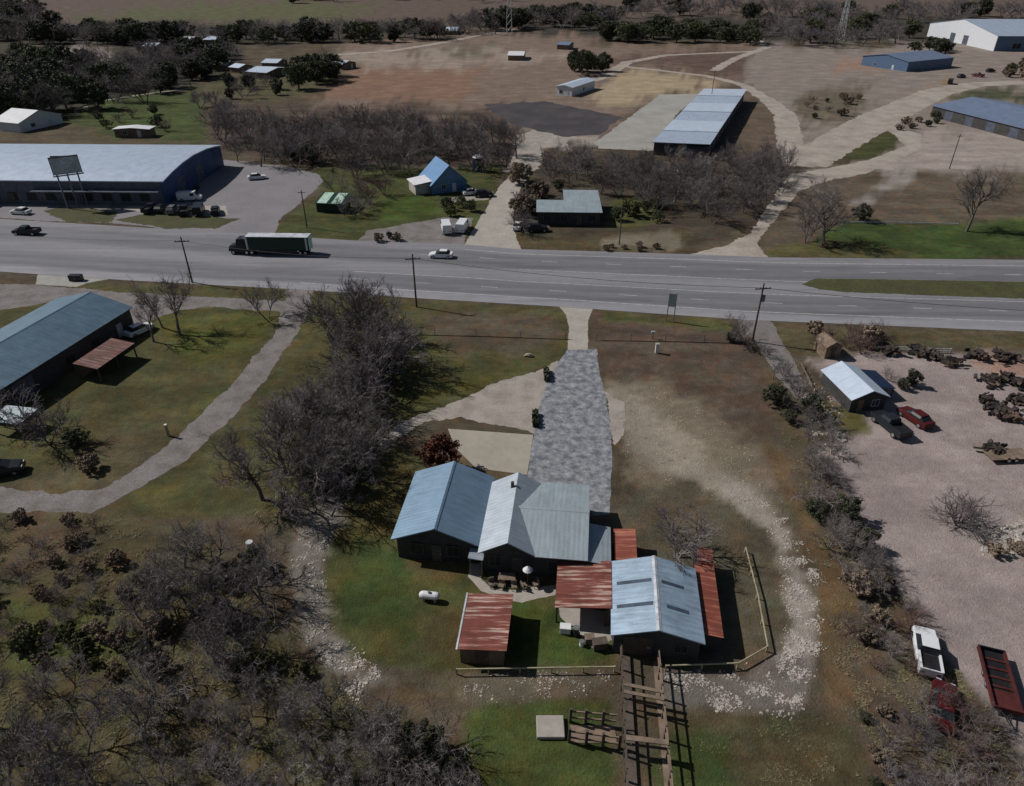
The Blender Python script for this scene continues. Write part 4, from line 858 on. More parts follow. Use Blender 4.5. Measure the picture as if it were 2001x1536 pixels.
p = G(1965, 850 + 45); t = thing('flatbed_trailer', 'low grey flatbed trailer at the right edge of the yard', 'trailer', (p.x, p.y, 0), R(4)); MB().box(-2.4, 2.4, -1, 1, .5, .6).build('deck', 'timber', t); wheels(t, (-.4, .5), .9, .33); MB().box(2.4, 3.4, -.06, .06, .45, .55).build('drawbar', 'black', t)
# scrap heaps of the yard: jumbled bars, drums and sheets
def scrap(label, px, py, n, rad, seed):
    rs = random.Random(seed); p = G(px, py); t = thing('scrap_pile', label, 'scrap pile', p, 0, 'scrap piles in the yard'); m = MB(); m2 = MB()
    for k in range(n * 3):
        c = Vector((rs.gauss(0, rad * .42), rs.gauss(0, rad * .4), rs.uniform(.1, .9))); M = Matrix.Translation(c) @ Matrix.Rotation(rs.uniform(0, 6.3), 4, 'Z') @ Matrix.Rotation(rs.uniform(-.9, .9), 4, 'X')
        s = rs.uniform(.2, .7); m.box(-s, s, -s * rs.uniform(.1, .6), s * .3, -.08, .08 + rs.random() * .3, M)
    m.build('scrap_metal', 'scrap', t)
    w_ = MB()
    for k in range(3):
        x, y = rs.gauss(0, rad * .5), rs.gauss(0, rad * .4); w_.tube([(x, y, .05), (x, y, .3)], .4, 10, True)
    w_.build('tyres', 'rubber', t)
for i, a in enumerate((('dark scrap pile at the left end of the white fence', 1735, 690, 10, 1.4), ('tall dark scrap pile against the middle of the white fence', 1792, 692, 16, 1.2), ('dark scrap pile before the right end of white fence', 1826, 700, 9, 1.2), ('dark scrap pile standing apart below the white fence', 1856, 712, 10, 1.2), ('scrap pile on the red earth nearest the fence', 1905, 700, 10, 1.6), ('scrap pile on the red earth by the right edge', 1960, 702, 12, 1.6), ('small dark heap below the red earth', 1935, 750, 10, 1.3), ('small red brown heap below the red earth', 1965, 742, 8, 1.0), ('dark heap at the right edge of the yard', 1992, 752, 12, 1.3), ('dark heap left of the biggest scrap pile', 1925, 785, 8, .9), ('biggest scrap pile in the middle right of the yard', 1958, 808, 30, 2.0), ('small heap right above the biggest scrap pile', 1985, 785, 8, .9), ('scrap pile beside the low grey flatbed', 1940, 885, 12, 1.5))): scrap(a[0], a[1], a[2], a[3], a[4], i)

fence('white_edging', 'low white edging wall along the back of the bright lawn', [G(1640, 436), G(1700, 437), G(1780, 438), G(1870, 441)], .5, 'trim', 6, (.2, .36), 'low wall', .08)
# ------------------------------------------------------------------ trees
def bare_meshes(seed, multi=1, spread=1.0, dens=1.0, lean=0.0, lite=0):
    """unit-high bare tree: (trunk and limbs, twigs)"""
    rs = random.Random(seed); T, W = MB(), MB()
    def rv(): return Vector((rs.gauss(0, 1), rs.gauss(0, 1), rs.gauss(0, 1))).normalized()
    NC = [0, 8, 6, 6, 0] if lite else [0, 9, 7, 6, 7]
    def grow(p, d, L, r, lv):
        k = 4 if lv < 2 else (3 if lv < 3 else 2); pts = [p]; rr = [r]; q = p; e = d
        for i in range(k):
            e = (e + rv() * (.16 if lv < 2 else .28) + Vector((0, 0, .07 if lv else .02))).normalized(); q = q + e * L / k
            if q.z < .04: q.z = .04
            pts.append(q); rr.append(r * (1 - .72 * (i + 1) / k))
        (T if lv < 3 else W).tube(pts, rr, 6 if lv == 0 else (5 if lv == 1 else 3))
        if lv == 4 or (lite and lv == 3): return
        n = NC[lv + 1]; n = max(2, int(n * dens + rs.random()))
        for c in range(n):
            f = (.3 + .7 * (c + rs.random()) / n) if lv == 0 else (.2 + .8 * (c + rs.random()) / n)
            x = f * k; i = min(k - 1, int(x)); b = pts[i].lerp(pts[i + 1], x - i); dd = (pts[i + 1] - pts[i]).normalized()
            side = rv(); side = (side - dd * side.dot(dd)).normalized()
            a = rs.uniform(.5, 1.0) if lv == 0 else rs.uniform(.45, 1.05)
            nd = (dd * math.cos(a) + side * math.sin(a) * (spread if lv == 0 else 1)).normalized()
            grow(b, nd, L * ((.78 if lv == 0 else .55) * rs.uniform(.7, 1.15)) * (1 - .3 * f * (lv == 0)), max(r * (1 - .7 * f) * .62, (.0, .010, .0052, .0048 if lite else .0028, .0016)[lv + 1]), lv + 1)
    for m in range(multi):
        a = m * 6.283 / multi + rs.random(); d = Vector((math.cos(a) * (.55 if multi > 1 else .06) + lean, math.sin(a) * (.55 if multi > 1 else .06), 1)).normalized()
        grow(Vector((0, 0, -.02)) + (Vector((math.cos(a), math.sin(a), 0)) * .03 if multi > 1 else Vector()), d, .62 if multi == 1 else .55, .028 if multi == 1 else .016, 0)
    # normalise to height 1
    hz = sorted(v[2] for v in W.v)[int(len(W.v) * .995)]
    for B in (T, W): B.v = [(x / hz, y / hz, z / hz) for x, y, z in B.v]
    return T, W
def leafy_meshes(seed, wide=.45, low=.15, n=80, per=60, size=.026, thin=1.0):
    rs = random.Random(seed); T, W = MB(), MB()
    T.tube([(0, 0, -.02), (.01, 0, .2), (.0, .02, .55), (.02, 0, .8)], [.035, .028, .016, .005], 6)
    cs = []
    for k in range(n):
        while True:
            x, y, z = rs.uniform(-1, 1), rs.uniform(-1, 1), rs.uniform(-1, 1)
            if .25 < x * x + y * y + z * z < 1: break
        s = 1.0 + .3 * math.sin(3 * math.atan2(y, x) + seed)
        c = Vector((x * wide * s, y * wide * s, low + (1 - low) * (.5 + .46 * z))); cs.append(c)
        if k % 4 == 0: T.tube([(0, 0, min(c.z * .6, .6)), c.lerp(Vector((0, 0, c.z)), .5), c], [.014, .008, .003], 4)
    for c in cs:
        R0 = rs.uniform(.07, .15)
        for j in range(per):
            d = Vector((rs.gauss(0, 1), rs.gauss(0, 1), rs.gauss(0, .8))).normalized(); q = c + d * R0 * rs.uniform(.4, 1)
            nn = (d + Vector((rs.gauss(0, .5), rs.gauss(0, .5), rs.gauss(0, .5)))).normalized(); a = nn.orthogonal().normalized(); b = nn.cross(a); s = size * rs.uniform(.6, 1.3)
            W.add([q - a * s, q + b * s * .8, q + a * s, q - b * s * .8], [(0, 1, 2, 3)])
    zt = max(v[2] for v in W.v)
    for B in (T, W): B.v = [(x / zt, y / zt, z / zt) for x, y, z in B.v]
    return T, W
PROTO = {}
def proto(key, TW, m1, m2): PROTO[key] = (TW[0].mesh(key + '_wood', m1), TW[1].mesh(key + '_crown', m2))
for i in range(7): proto('bare%d' % i, bare_meshes(100 + i, 1, [1, 1.3, .8, 1.15, 1.4, .7, 1.6][i], [1, 1.05, .82, .9, 1, .75, .85][i], [0, .1, 0, -.15, .05, .2, 0][i]), 'bark', 'twig')
for i in range(5): proto('grey%d' % i, bare_meshes(200 + i, 2 + i % 2, 1.0 + .15 * i, [.82, .75, .7, .85, .66][i]), 'bark', 'twig_dark')
for i in range(3): proto('shrub%d' % i, bare_meshes(300 + i, 5, 1.3, .6), 'twig', 'twig')
for i in range(2): proto('redshrub%d' % i, bare_meshes(330 + i, 5, 1.3, .6), 'twig_red', 'twig_red')
for i in range(3): proto('oak%d' % i, leafy_meshes(400 + i, [.55, .65, .48][i], .12), 'bark', 'leaf_oak')
for i in range(3): proto('cedar%d' % i, leafy_meshes(420 + i, [.36, .42, .5][i], .05), 'bark', 'leaf_dark')
for i in range(2): proto('bush%d' % i, bare_meshes(350 + i, 9, 1.6, .62), 'bark', 'twig_dark')
proto('rust0', leafy_meshes(440, .5, .08, 60, 70, .03), 'bark', 'leaf_rust')
for i in range(2): proto('yellow%d' % i, leafy_meshes(450 + i, .55, .05, 60, 130, .034), 'bark', 'leaf_yellow')
for i in range(2): proto('brown%d' % i, leafy_meshes(460 + i, .55, .02, 60, 140, .032), 'twig', 'leaf_brown')
FARM = {}
def far_mesh(key):
    """one mesh, two material slots, for trees too small to show their parts"""
    if key not in FARM:
        a, b = PROTO[key]; bm = bmesh.new(); bm.from_mesh(a); n0 = len(bm.faces); bm.from_mesh(b); bm.faces.ensure_lookup_table()
        for f in bm.faces[n0:]: f.material_index = 1
        me = bpy.data.meshes.new(key + '_whole'); bm.to_mesh(me); bm.free(); me.materials.append(a.materials[0]); me.materials.append(b.materials[0]); FARM[key] = me
    return FARM[key]
NTREE = [0]
def tree(kind, p, h, label, group=None, name=None, wide=1.0, far=False, seed=None, rz=None, key=None):
    rs = random.Random(seed if seed is not None else NTREE[0] * 13 + 5); NTREE[0] += 1
    ks = [k for k in PROTO if k.rstrip('0123456789') == kind]; key = key or rs.choice(ks)
    nm = name or {'bare': 'bare_tree', 'grey': 'bare_tree', 'bush': 'bare_shrub', 'shrub': 'bare_shrub', 'redshrub': 'bare_shrub', 'oak': 'oak_tree', 'cedar': 'cedar_tree', 'rust': 'rust_leaved_tree', 'yellow': 'leafy_bush', 'brown': 'brown_bush'}[kind]
    cat = 'shrub' if 'shrub' in nm else ('bush' if 'bush' in nm else 'tree')
    rz = rs.uniform(0, 6.28) if rz is None else rz; sc = (h * wide, h * wide, h)
    if far:
        o = bpy.data.objects.new(nm, far_mesh(key)); COL.objects.link(o); o.location = p; o.rotation_euler = (0, 0, rz); o.scale = sc
        return tag(o, label, cat, group)
    t = thing(nm, label, cat, p, rz, group); t.scale = sc
    for part, me in (('trunk' if cat == 'tree' else 'stems', PROTO[key][0]), ('crown' if cat == 'tree' else 'twigs', PROTO[key][1])):
        o = bpy.data.objects.new(part, me); COL.objects.link(o); o.parent = t
    return t
def inside(poly, x, y):
    r = False
    for (x0, y0), (x1, y1) in zip(poly, poly[1:] + poly[:1]):
        if (y0 > y) != (y1 > y) and x < (x1 - x0) * (y - y0) / (y1 - y0) + x0: r = not r
    return r
def thicket(poly, n, kinds, h0, h1, where, group, mind=2.5, wide=1.0, far=False, seed=1):
    """trees inside a traced patch, spaced apart on the ground"""
    rs = random.Random(seed); xs = [a for a, b in poly]; ys = [b for a, b in poly]; got = []; tries = 0
    while len(got) < n and tries < n * 120:
        tries += 1; x, y = rs.uniform(min(xs), max(xs)), rs.uniform(min(ys), max(ys))
        if not inside(poly, x, y): continue
        p = G(x, y)
        if any((p - q[0]).length < mind for q in got): continue
        got.append((p, x, y, rs.uniform(h0, h1), rs.choice(kinds)))
    word = {'bare': 'bare pale barked tree', 'grey': 'bare dark twigged tree', 'shrub': 'bare grey shrub', 'redshrub': 'bare reddish shrub', 'oak': 'green leaved oak', 'cedar': 'dark green cedar', 'yellow': 'yellow green bush', 'brown': 'brown leaved bush'}
    by = {}
    for g in got: by.setdefault(g[4], []).append(g)
    for kd, L in by.items():
        ext = {}
        if len(L) == 1: ext[id(L[0])] = 'the only '
        elif len(L) == 2: a, b = sorted(L, key=lambda g: g[1]); ext[id(a)] = 'left hand '; ext[id(b)] = 'right hand '
        else:
            for w_, f in (('leftmost ', lambda g: g[1]), ('rightmost ', lambda g: -g[1]), ('nearest ', lambda g: -g[2]), ('farthest ', lambda g: g[2]), ('tallest ', lambda g: -g[3])):
                c = [g for g in L if id(g) not in ext]
                if c: ext[id(min(c, key=f))] = w_
        for g in L:
            e = ext.get(id(g), ''); tree(kd, g[0], g[3], (e + word[kd] if e else word[kd] + ' deep') + ' ' + where, group, wide=wide, far=far, seed=rs.randint(0, 99999))
# near creek, left
thicket([(600, 800), (690, 780), (740, 830), (700, 880), (600, 870)], 8, ['grey', 'bare'], 5.5, 7.5, 'linking roadside clump and creek wood', 'trees between clump and creek wood', 1.9, seed=2)
thicket([(620, 700), (660, 640), (740, 640), (800, 700), (790, 790), (690, 810)], 13, ['bare', 'grey', 'grey'], 6.5, 9, 'in the clump between track and entrance', 'trees in the roadside clump', 2.6, seed=3)
thicket([(700, 740), (800, 730), (780, 810), (690, 820)], 3, ['cedar'], 3, 4.5, 'under the roadside clump of bare trees', 'trees in the roadside clump', 2.5, seed=4)
thicket([(480, 930), (600, 830), (720, 840), (730, 960), (650, 1010), (520, 1030)], 16, ['bare', 'grey', 'bare'], 6, 8.5, 'in the creek wood behind the blue roof', 'trees in the creek wood', 2.3, seed=5)
thicket([(580, 900), (720, 850), (730, 930), (640, 1000)], 6, ['cedar', 'oak'], 2.8, 4.2, 'under the creek wood behind the blue roof', 'trees in the creek wood', 2.2, seed=6)
thicket([(280, 1180), (380, 1070), (500, 1120), (530, 1250), (460, 1330), (320, 1310)], 16, ['bare', 'grey', 'grey'], 4, 6, 'on the creek bank left of the lawn', 'trees on the creek bank', 1.6, seed=7)
thicket([(380, 1080), (500, 1080), (500, 1210), (430, 1230)], 3, ['cedar'], 1.8, 3.2, 'on the creek bank left of the lawn', 'trees on the creek bank', 1.6, seed=8)
thicket([(-40, 1420), (300, 1400), (620, 1400), (900, 1450), (960, 1520), (900, 1640), (-60, 1700)], 46, ['bare', 'grey', 'bare'], 3.6, 5.6, 'in the front wood along bottom left', 'trees in the front wood', 1.4, seed=9)
thicket([(640, 1400), (900, 1420), (960, 1500), (850, 1560), (640, 1540)], 6, ['cedar', 'grey'], 2.0, 3.6, 'in the front wood near the pen', 'trees in the front wood', 1.5, seed=10)
thicket([(60, 1330), (300, 1280), (600, 1320), (560, 1400), (60, 1440)], 9, ['grey', 'grey', 'bare', 'shrub'], 2.5, 4.5, 'on the slope above the front wood', 'trees on the weedy slope', 1.7, seed=11)
thicket([(-30, 1010), (200, 1010), (240, 1090), (160, 1240), (-30, 1260)], 44, ['shrub', 'redshrub', 'shrub', 'brown'], .9, 1.7, 'on the weedy slope below the track', 'shrubs on the weedy slope', .85, seed=12)
thicket([(170, 1140), (330, 1120), (340, 1330), (60, 1330), (20, 1270)], 34, ['shrub', 'yellow', 'brown'], .8, 1.8, 'on the lower weedy slope', 'shrubs on the lower slope', .8, seed=13)
thicket([(430, 1290), (590, 1290), (610, 1360), (480, 1380)], 6, ['redshrub', 'yellow'], 1.0, 1.8, 'at the gap in the creek bank trees', 'shrubs at the creek gap', 1.0, seed=14)
# by the workshop
tree('bare', G(352, 655), 9.5, 'tall bare tree leaning over the lawn beside the workshop', wide=.8, seed=11)
tree('bare', G(318, 640), 8.5, 'slim bare tree at the workshop corner by the parking loop', wide=.6, seed=12)
tree('bare', G(300, 668), 7.5, 'bare tree casting long shadows beside the red roofed shed', wide=.8, seed=13)
tree('grey', G(522, 622), 6, 'small bare tree at the junction of track and parking loop', seed=14)
tree('grey', G(95, 865), 6, 'bare dark tree in shade below the workshop front', seed=15); tree('grey', G(40, 840), 6, 'bare dark tree at the left edge below the workshop', seed=16)
tree('cedar', G(150, 870), 2.2, 'low dark green cedar on the lawn below the workshop', wide=1.3, seed=17)
tree('brown', G(174, 918), 2.0, 'round brown bush alone on the lawn inside the track', wide=1.0, seed=18)
# compound
tree('rust', G(862, 926), 5.2, 'rust red leaved tree behind the blue roofed house', wide=.92, seed=19)
tree('grey', G(1322, 1092), 5.2, 'spreading bare tree hanging over the silver barn roof', wide=1.15, seed=20)
# roadside right
tree('bare', G(1608, 478), 12, 'big bare tree at the left end of bright lawn', wide=1.15, seed=21, key='bare1'); tree('grey', G(1574, 474), 9, 'thinner bare tree beside the big one left of bright lawn', wide=.7, seed=22)
tree('cedar', G(1682, 432), 4, 'small dark cedar behind the white edging of bright lawn', seed=30)
tree('bare', G(1888, 452), 12.5, 'big bare tree standing alone on the bright lawn', wide=.95, seed=33, key='bare0')
tree('grey', G(1440, 668), 4.2, 'dark bare tree left of the transformer pole', seed=24); tree('cedar', G(1428, 668), 1.8, 'low dark cedar at the foot of the wire fence end', seed=25)
tree('bush', G(1872, 1026), 3.4, 'wide bare bush alone on the pale dirt road', wide=1.35, seed=26)
tree('brown', G(1945, 1082), 1.2, 'low brown bush at the rocky edge of dirt road', wide=1.3, seed=27); tree('brown', G(1985, 1075), 1.1, 'low brown bush at the right edge by the rocks', wide=1.2, seed=28)
thicket([(1590, 650), (1700, 655), (1760, 672), (1680, 695), (1585, 690)], 9, ['redshrub', 'redshrub', 'brown'], 1.8, 3.4, 'behind the shiny roofed yard house', 'shrubs behind the yard house', 2.0, seed=31)
thicket([(1730, 735), (1780, 740), (1790, 765), (1740, 770)], 3, ['shrub', 'cedar'], 1.6, 2.6, 'beside the blue carport of yard house', 'shrubs by the carport', 1.6, seed=32)
# hedge line between compound and dirt road
thicket([(1495, 690), (1540, 730), (1600, 800), (1640, 900), (1620, 960), (1570, 900), (1510, 790)], 18, ['shrub', 'shrub', 'grey', 'cedar'], 1.8, 3.4, 'in the upper hedge line by side drive', 'shrubs of the hedge line', 1.6, seed=33)
thicket([(1570, 920), (1650, 960), (1660, 1020), (1730, 1110), (1720, 1180), (1640, 1120), (1590, 1010)], 18, ['shrub', 'shrub', 'grey', 'cedar'], 1.7, 3.2, 'in the middle hedge line by dirt road', 'shrubs of the hedge line', 1.4, seed=34)
thicket([(1640, 1140), (1740, 1150), (1830, 1220), (1760, 1240), (1790, 1330), (1700, 1330), (1650, 1220)], 14, ['shrub', 'redshrub', 'brown'], 1.2, 2.4, 'in the hedge line around the white pickup', 'shrubs round the white pickup', 1.2, seed=35)
thicket([(1720, 1400), (1800, 1370), (1880, 1400), (1990, 1480), (2030, 1600), (1760, 1620), (1720, 1500)], 20, ['redshrub', 'shrub', 'grey'], 1.6, 3.2, 'in the bottom right scrub', 'shrubs of the bottom right scrub', 1.1, seed=36)
thicket([(1680, 1380), (1720, 1370), (1750, 1500), (1780, 1600), (1720, 1600)], 7, ['cedar', 'brown'], .6, 1.2, 'along the edge of the bottom right scrub', 'bushes edging the scrub', .8, seed=37)
thicket([(1610, 480), (1640, 480), (1640, 486), (1610, 486)], 2, ['brown'], 1, 1.4, 'at the feet of the big roadside tree', None, 1, seed=38)
# behind the highway
thicket([(410, 270), (560, 262), (700, 270), (860, 268), (1000, 280), (1030, 330), (900, 345), (700, 352), (600, 350), (450, 318)], 74, ['bare', 'grey', 'grey'], 7, 10.5, 'in the wood behind the blue cottage', 'trees in the wood behind the cottage', 3.4, seed=40)
thicket([(660, 370), (760, 360), (770, 390), (700, 440), (660, 460)], 8, ['grey', 'bare', 'redshrub'], 3.5, 6, 'between the green stand and cottage', 'trees by the green stand', 2.5, seed=41)
thicket([(1010, 350), (1050, 345), (1050, 470), (1015, 470)], 9, ['grey', 'shrub', 'brown'], 3, 6, 'along the right side of concrete driveway', 'trees along the driveway', 2.2, seed=42)
thicket([(1060, 325), (1300, 335), (1520, 325), (1530, 370), (1500, 420), (1420, 440), (1300, 430), (1210, 385), (1060, 360)], 62, ['grey', 'grey', 'bare'], 5.5, 8, 'in the wood behind the grey roofed house', 'trees in the wood behind the grey house', 3.6, seed=43)
thicket([(1195, 400), (1290, 400), (1290, 435), (1195, 440)], 6, ['yellow', 'oak'], 2, 3.6, 'right of the grey roofed house', 'bushes right of the grey house', 2.5, seed=44)
thicket([(1050, 375), (1095, 372), (1095, 390), (1050, 392)], 3, ['oak'], 2.5, 4, 'behind the left part of grey roof', 'bushes behind the grey house', 2.2, seed=45)
thicket([(850, 405), (930, 400), (910, 430), (860, 432)], 4, ['oak', 'yellow', 'cedar'], 2, 3.4, 'in front of the blue cottage', 'bushes before the cottage', 2.2, seed=46)
thicket([(740, 462), (800, 462), (800, 472), (740, 472)], 3, ['brown', 'cedar'], 1.2, 2, 'on the verge island left of the white vans', 'bushes on the verge island', 1.8, seed=47)
thicket([(1175, 482), (1310, 484), (1310, 491), (1180, 490)], 6, ['brown'], .8, 1.5, 'on the mound by the highway', 'bushes on the highway mound', 2, seed=48)
thicket([(540, 300), (640, 310), (620, 330), (560, 322)], 4, ['cedar', 'grey'], 3, 6, 'along the back edge of warehouse lot', 'trees at the lot edge', 3, seed=49)
# far woods
thicket([(-20, 130), (110, 125), (260, 150), (290, 205), (150, 225), (60, 232), (-20, 240)], 56, ['cedar', 'grey', 'oak', 'grey'], 8, 13, 'in the dark wood at upper left', 'trees in the upper left wood', 5, far=True, wide=1.15, seed=50)
thicket([(250, 118), (400, 100), (480, 115), (400, 155), (290, 190)], 40, ['grey', 'cedar', 'bare'], 7, 11, 'in the wood strip by the white roofed houses', 'trees in the wood strip', 5, far=True, wide=1.15, seed=51)
thicket([(-40, 84), (200, 90), (480, 86), (700, 84), (870, 80), (870, 72), (480, 76), (200, 78), (-40, 70)], 84, ['cedar', 'grey', 'grey', 'bare', 'oak'], 9, 14, 'in the long tree line below the far field', 'trees in the far tree line', 7, far=True, wide=1.3, seed=52)
thicket([(-60, 78), (130, 60), (60, 20), (-60, 10)], 30, ['grey', 'grey', 'cedar'], 10, 15, 'in the top left corner wood', 'trees in the top left corner', 12, far=True, wide=1.3, seed=53)
thicket([(560, 150), (650, 145), (660, 165), (580, 175)], 9, ['cedar', 'oak', 'grey'], 8, 12, 'beside the wide white roofed house', 'trees beside the white houses', 5, far=True, wide=1.1, seed=54)
thicket([(440, 165), (560, 158), (560, 190), (440, 195)], 12, ['grey', 'cedar'], 4, 7, 'in front of the white roofed houses', 'trees before the white houses', 5, far=True, seed=55)
thicket([(1110, 135), (1180, 128), (1180, 145), (1120, 148)], 5, ['oak', 'cedar'], 7, 11, 'in the clump on the brown field', 'trees in the field clump', 4, far=True, wide=1.1, seed=56)
thicket([(880, 74), (1060, 62), (1200, 58), (1180, 35), (1000, 40), (880, 55)], 40, ['cedar', 'grey', 'grey', 'oak'], 9, 15, 'in the wood at the top centre', 'trees at the top centre', 10, far=True, wide=1.3, seed=57)
thicket([(1180, 88), (1330, 84), (1470, 88), (1470, 70), (1180, 66)], 26, ['oak', 'oak', 'cedar'], 8, 13, 'in the green wood right of top centre', 'trees of the green wood', 7, far=True, wide=1.35, seed=58)
thicket([(1470, 90), (1640, 98), (1800, 82), (1800, 60), (1600, 52), (1470, 60)], 38, ['grey', 'grey', 'oak', 'bare'], 9, 14, 'in the wood before the giant warehouse', 'trees before the giant warehouse', 8, far=True, wide=1.25, seed=59)
thicket([(1200, 40), (1500, 44), (1820, 52), (2010, 44), (2010, 32), (1600, 24), (1200, 16)], 52, ['grey', 'grey', 'cedar', 'bare'], 10, 16, 'in the top right tree line', 'trees of the top right line', 13, far=True, wide=1.35, seed=60)
thicket([(560, 8), (760, 2), (1000, 6), (1000, 0), (560, -4)], 12, ['grey', 'cedar'], 12, 18, 'at the far end of the plowed field', 'trees beyond the plowed field', 16, far=True, wide=1.3, seed=61)
thicket([(1940, 155), (2010, 130), (2010, 158), (1960, 160)], 6, ['brown', 'cedar'], 3, 6, 'at the right edge by the far lot', 'bushes at the far lot', 4, far=True, wide=1.2, seed=62)
thicket([(1780, 98), (1850, 96), (1860, 104), (1790, 106)], 5, ['cedar', 'oak'], 5, 8, 'at the left end of the giant warehouse', 'trees at the giant warehouse', 5, far=True, wide=1.3, seed=63)
thicket([(1560, 195), (1680, 190), (1670, 225), (1570, 235)], 12, ['brown', 'cedar', 'redshrub'], 1.5, 3, 'on the upper right rough ground', 'bushes on the rough ground', 5, far=True, wide=1.2, seed=64)
thicket([(1720, 245), (1840, 225), (1850, 245), (1760, 262)], 7, ['brown', 'cedar'], 1.5, 3, 'beside the long slate roofed barn', 'bushes by the slate barn', 4, far=True, wide=1.2, seed=65)
thicket([(150, 215), (300, 215), (330, 262), (200, 262)], 9, ['brown', 'redshrub', 'oak'], 2, 4.5, 'on the green slope above the warehouse', 'bushes on the green slope', 6, far=True, wide=1.1, seed=66)
thicket([(380, 205), (480, 205), (460, 262), (400, 262)], 7, ['grey', 'bare'], 5, 8, 'at the right end of the green slope', 'trees on the green slope', 5, far=True, seed=67)
# past 300 bare trees in view: the smallest in the picture become one far wood
def far_wood(keep=292):
    L = []
    for o in list(SC.objects):
        if o.name.split('.')[0] == 'bare_tree' and o.parent is None:
            p = o.location; d = p.y * CP + H * SP; L.append((o.scale.z / d * (1 if abs(p.x) < d * .76 else .2), o))
    L.sort(key=lambda a: -a[0])
    lite = []
    for i in range(6):
        T, W = bare_meshes(700 + i, 1 + i % 3, 1.1, 1, 0, 1); v = np.array(T.v + W.v, np.float32); k = len(T.v)
        fs = [f for f in T.f if len(f) == 4] + [tuple(a + k for a in f) for f in W.f if len(f) == 4]
        lite.append((v, np.array(fs, np.int32), sum(len(f) == 4 for f in T.f)))
    V, Fc, Mi, n = [], [], [], 0
    for j, (s, o) in enumerate(L[keep:]):
        v, f, k = lite[j % 6]; c, sn = math.cos(o.rotation_euler.z), math.sin(o.rotation_euler.z); q = v * np.array(o.scale, np.float32)
        V.append(np.stack([q[:, 0] * c - q[:, 1] * sn + o.location.x, q[:, 0] * sn + q[:, 1] * c + o.location.y, q[:, 2]], 1)); Fc.append(f + n); n += len(v)
        m = np.ones(len(f), np.int32); m[:k] = 0; Mi.append(m)
        for ch in list(o.children): bpy.data.objects.remove(ch)
        bpy.data.objects.remove(o)
    if not V: return
    V = np.concatenate(V); Fc = np.concatenate(Fc); Mi = np.concatenate(Mi)
    me = bpy.data.meshes.new('far_bare_wood'); me.vertices.add(len(V)); me.vertices.foreach_set('co', V.ravel().astype(np.float32))
    me.loops.add(Fc.size); me.loops.foreach_set('vertex_index', Fc.ravel()); me.polygons.add(len(Fc))
    me.polygons.foreach_set('loop_start', np.arange(len(Fc), dtype=np.int32) * 4); me.polygons.foreach_set('loop_total', np.full(len(Fc), 4, np.int32))
    me.materials.append(MATS['bark']); me.materials.append(MATS['twig_dark']); me.polygons.foreach_set('material_index', Mi); me.update(calc_edges=True)
    o = bpy.data.objects.new('far_bare_wood', me); COL.objects.link(o); tag(o, 'far off bare grey woods along the fields at the top', 'woods', None, 'stuff')
far_wood()
# ------------------------------------------------------------------ loose rocks, weeds: nobody could count them
def scatter(name, label, cat, polys, mat, mk, seed):
    rs = random.Random(seed); m = MB()
    for poly, n, s0, s1 in polys:
        xs = [a for a, b in poly]; ys = [b for a, b in poly]; k = 0; tr = 0
        while k < n and tr < n * 30:
            tr += 1; x, y = rs.uniform(min(xs), max(xs)), rs.uniform(min(ys), max(ys))
            if not inside(poly, x, y): continue
            p = G(x, y) + Vector((rs.gauss(0, .3), rs.gauss(0, .3), 0))
            if vnoise(np.array([p.x * .8 + 300]), np.array([p.y * .8 + 300]), 9)[0] < rs.uniform(-.1, .5): continue
            mk(m, p, rs.uniform(s0, s1) * (1 if rs.random() < .85 else 1.8), rs); k += 1
    o = m.build(name, mat); tag(o, label, cat, None, 'stuff')
def rock(m, p, s, rs):
    a = [Vector((rs.uniform(.6, 1) * s * sx, rs.uniform(.6, 1) * s * sy, z * s)) for z in (-.2, .45) for sx, sy in ((-1, -.9), (.9, -1), (1, .9), (-.9, 1))]
    a = [Vector((q.x * (.65 if q.z > 0 else 1), q.y * (.65 if q.z > 0 else 1), q.z * rs.uniform(.6, 1.1))) for q in a]; M = rot2(rs.uniform(0, 6.28)); a = [M @ q + p for q in a]
    m.hexa(a[:4], a[4:])
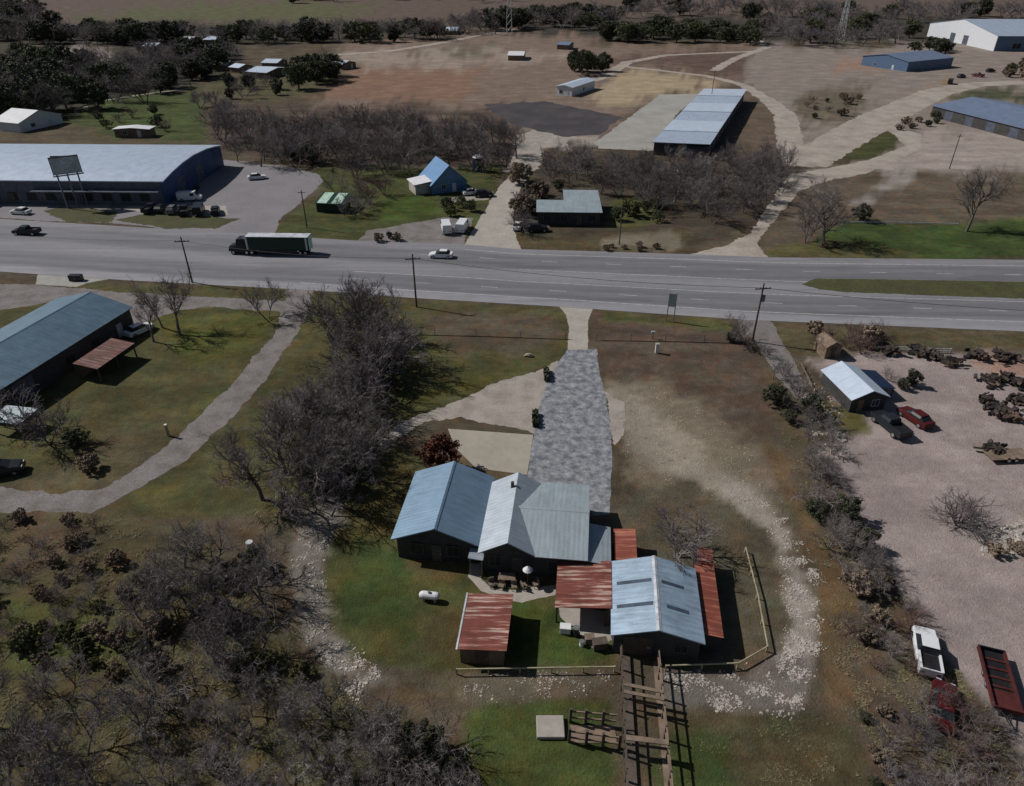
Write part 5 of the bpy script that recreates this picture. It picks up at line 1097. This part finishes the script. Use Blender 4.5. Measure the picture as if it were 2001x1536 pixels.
def weed(m, p, s, rs):
    for k in range(7):
        a = rs.uniform(0, 6.28); d = Vector((math.cos(a), math.sin(a), 0)); n = Vector((-d.y, d.x, 0)) * s * .09; q = p + d * rs.uniform(0, .25) * s
        m.add([q - n, q + n, q + d * s * rs.uniform(.4, .9) + Vector((0, 0, s * rs.uniform(.25, .6)))], [(0, 1, 2)])
scatter('loose_rocks', 'pale loose rocks strewn along the dry wash round the compound', 'rocks', [
 ([(1480, 970), (1530, 1000), (1600, 1120), (1600, 1280), (1560, 1380), (1500, 1320), (1545, 1240), (1530, 1110)], 3000, .03, .09),
 ([(1290, 1320), (1440, 1320), (1520, 1290), (1570, 1330), (1540, 1395), (1400, 1390)], 1000, .03, .1),
 ([(1210, 780), (1290, 750), (1400, 800), (1470, 880), (1540, 1000), (1460, 990), (1340, 960), (1220, 920)], 900, .03, .07),
 ([(600, 1010), (660, 985), (625, 1100), (640, 1240), (760, 1330), (700, 1370), (600, 1260), (575, 1090)], 1800, .03, .1),
 ([(880, 1318), (1190, 1316), (1190, 1350), (920, 1372)], 300, .03, .08),
 ([(1890, 1045), (2000, 1020), (2005, 1080), (1930, 1085)], 120, .1, .35),
 ([(1560, 730), (1640, 790), (1650, 900), (1600, 860)], 250, .08, .25)], 'rock', rock, 5)
scatter('dry_weeds', 'dry brown and green weed tufts over the rough ground', 'weeds', [
 ([(-20, 1000), (230, 1010), (600, 1250), (660, 1360), (950, 1480), (900, 1620), (-20, 1620)], 9000, .1, .3),
 ([(1500, 780), (1620, 900), (1740, 1120), (1860, 1300), (2000, 1480), (1960, 1600), (1740, 1600), (1640, 1350), (1600, 1060)], 5000, .1, .28),
 ([(1290, 1400), (1620, 1400), (1740, 1600), (1280, 1600)], 1200, .06, .15), ([(640, 640), (800, 640), (760, 850), (600, 1010), (480, 1040), (500, 900)], 3000, .1, .28),
 ([(1170, 650), (1460, 660), (1500, 780), (1220, 760)], 900, .05, .13), ([(1210, 780), (1460, 840), (1530, 1000), (1220, 960)], 900, .05, .14)], 'dry_weed', weed, 6)
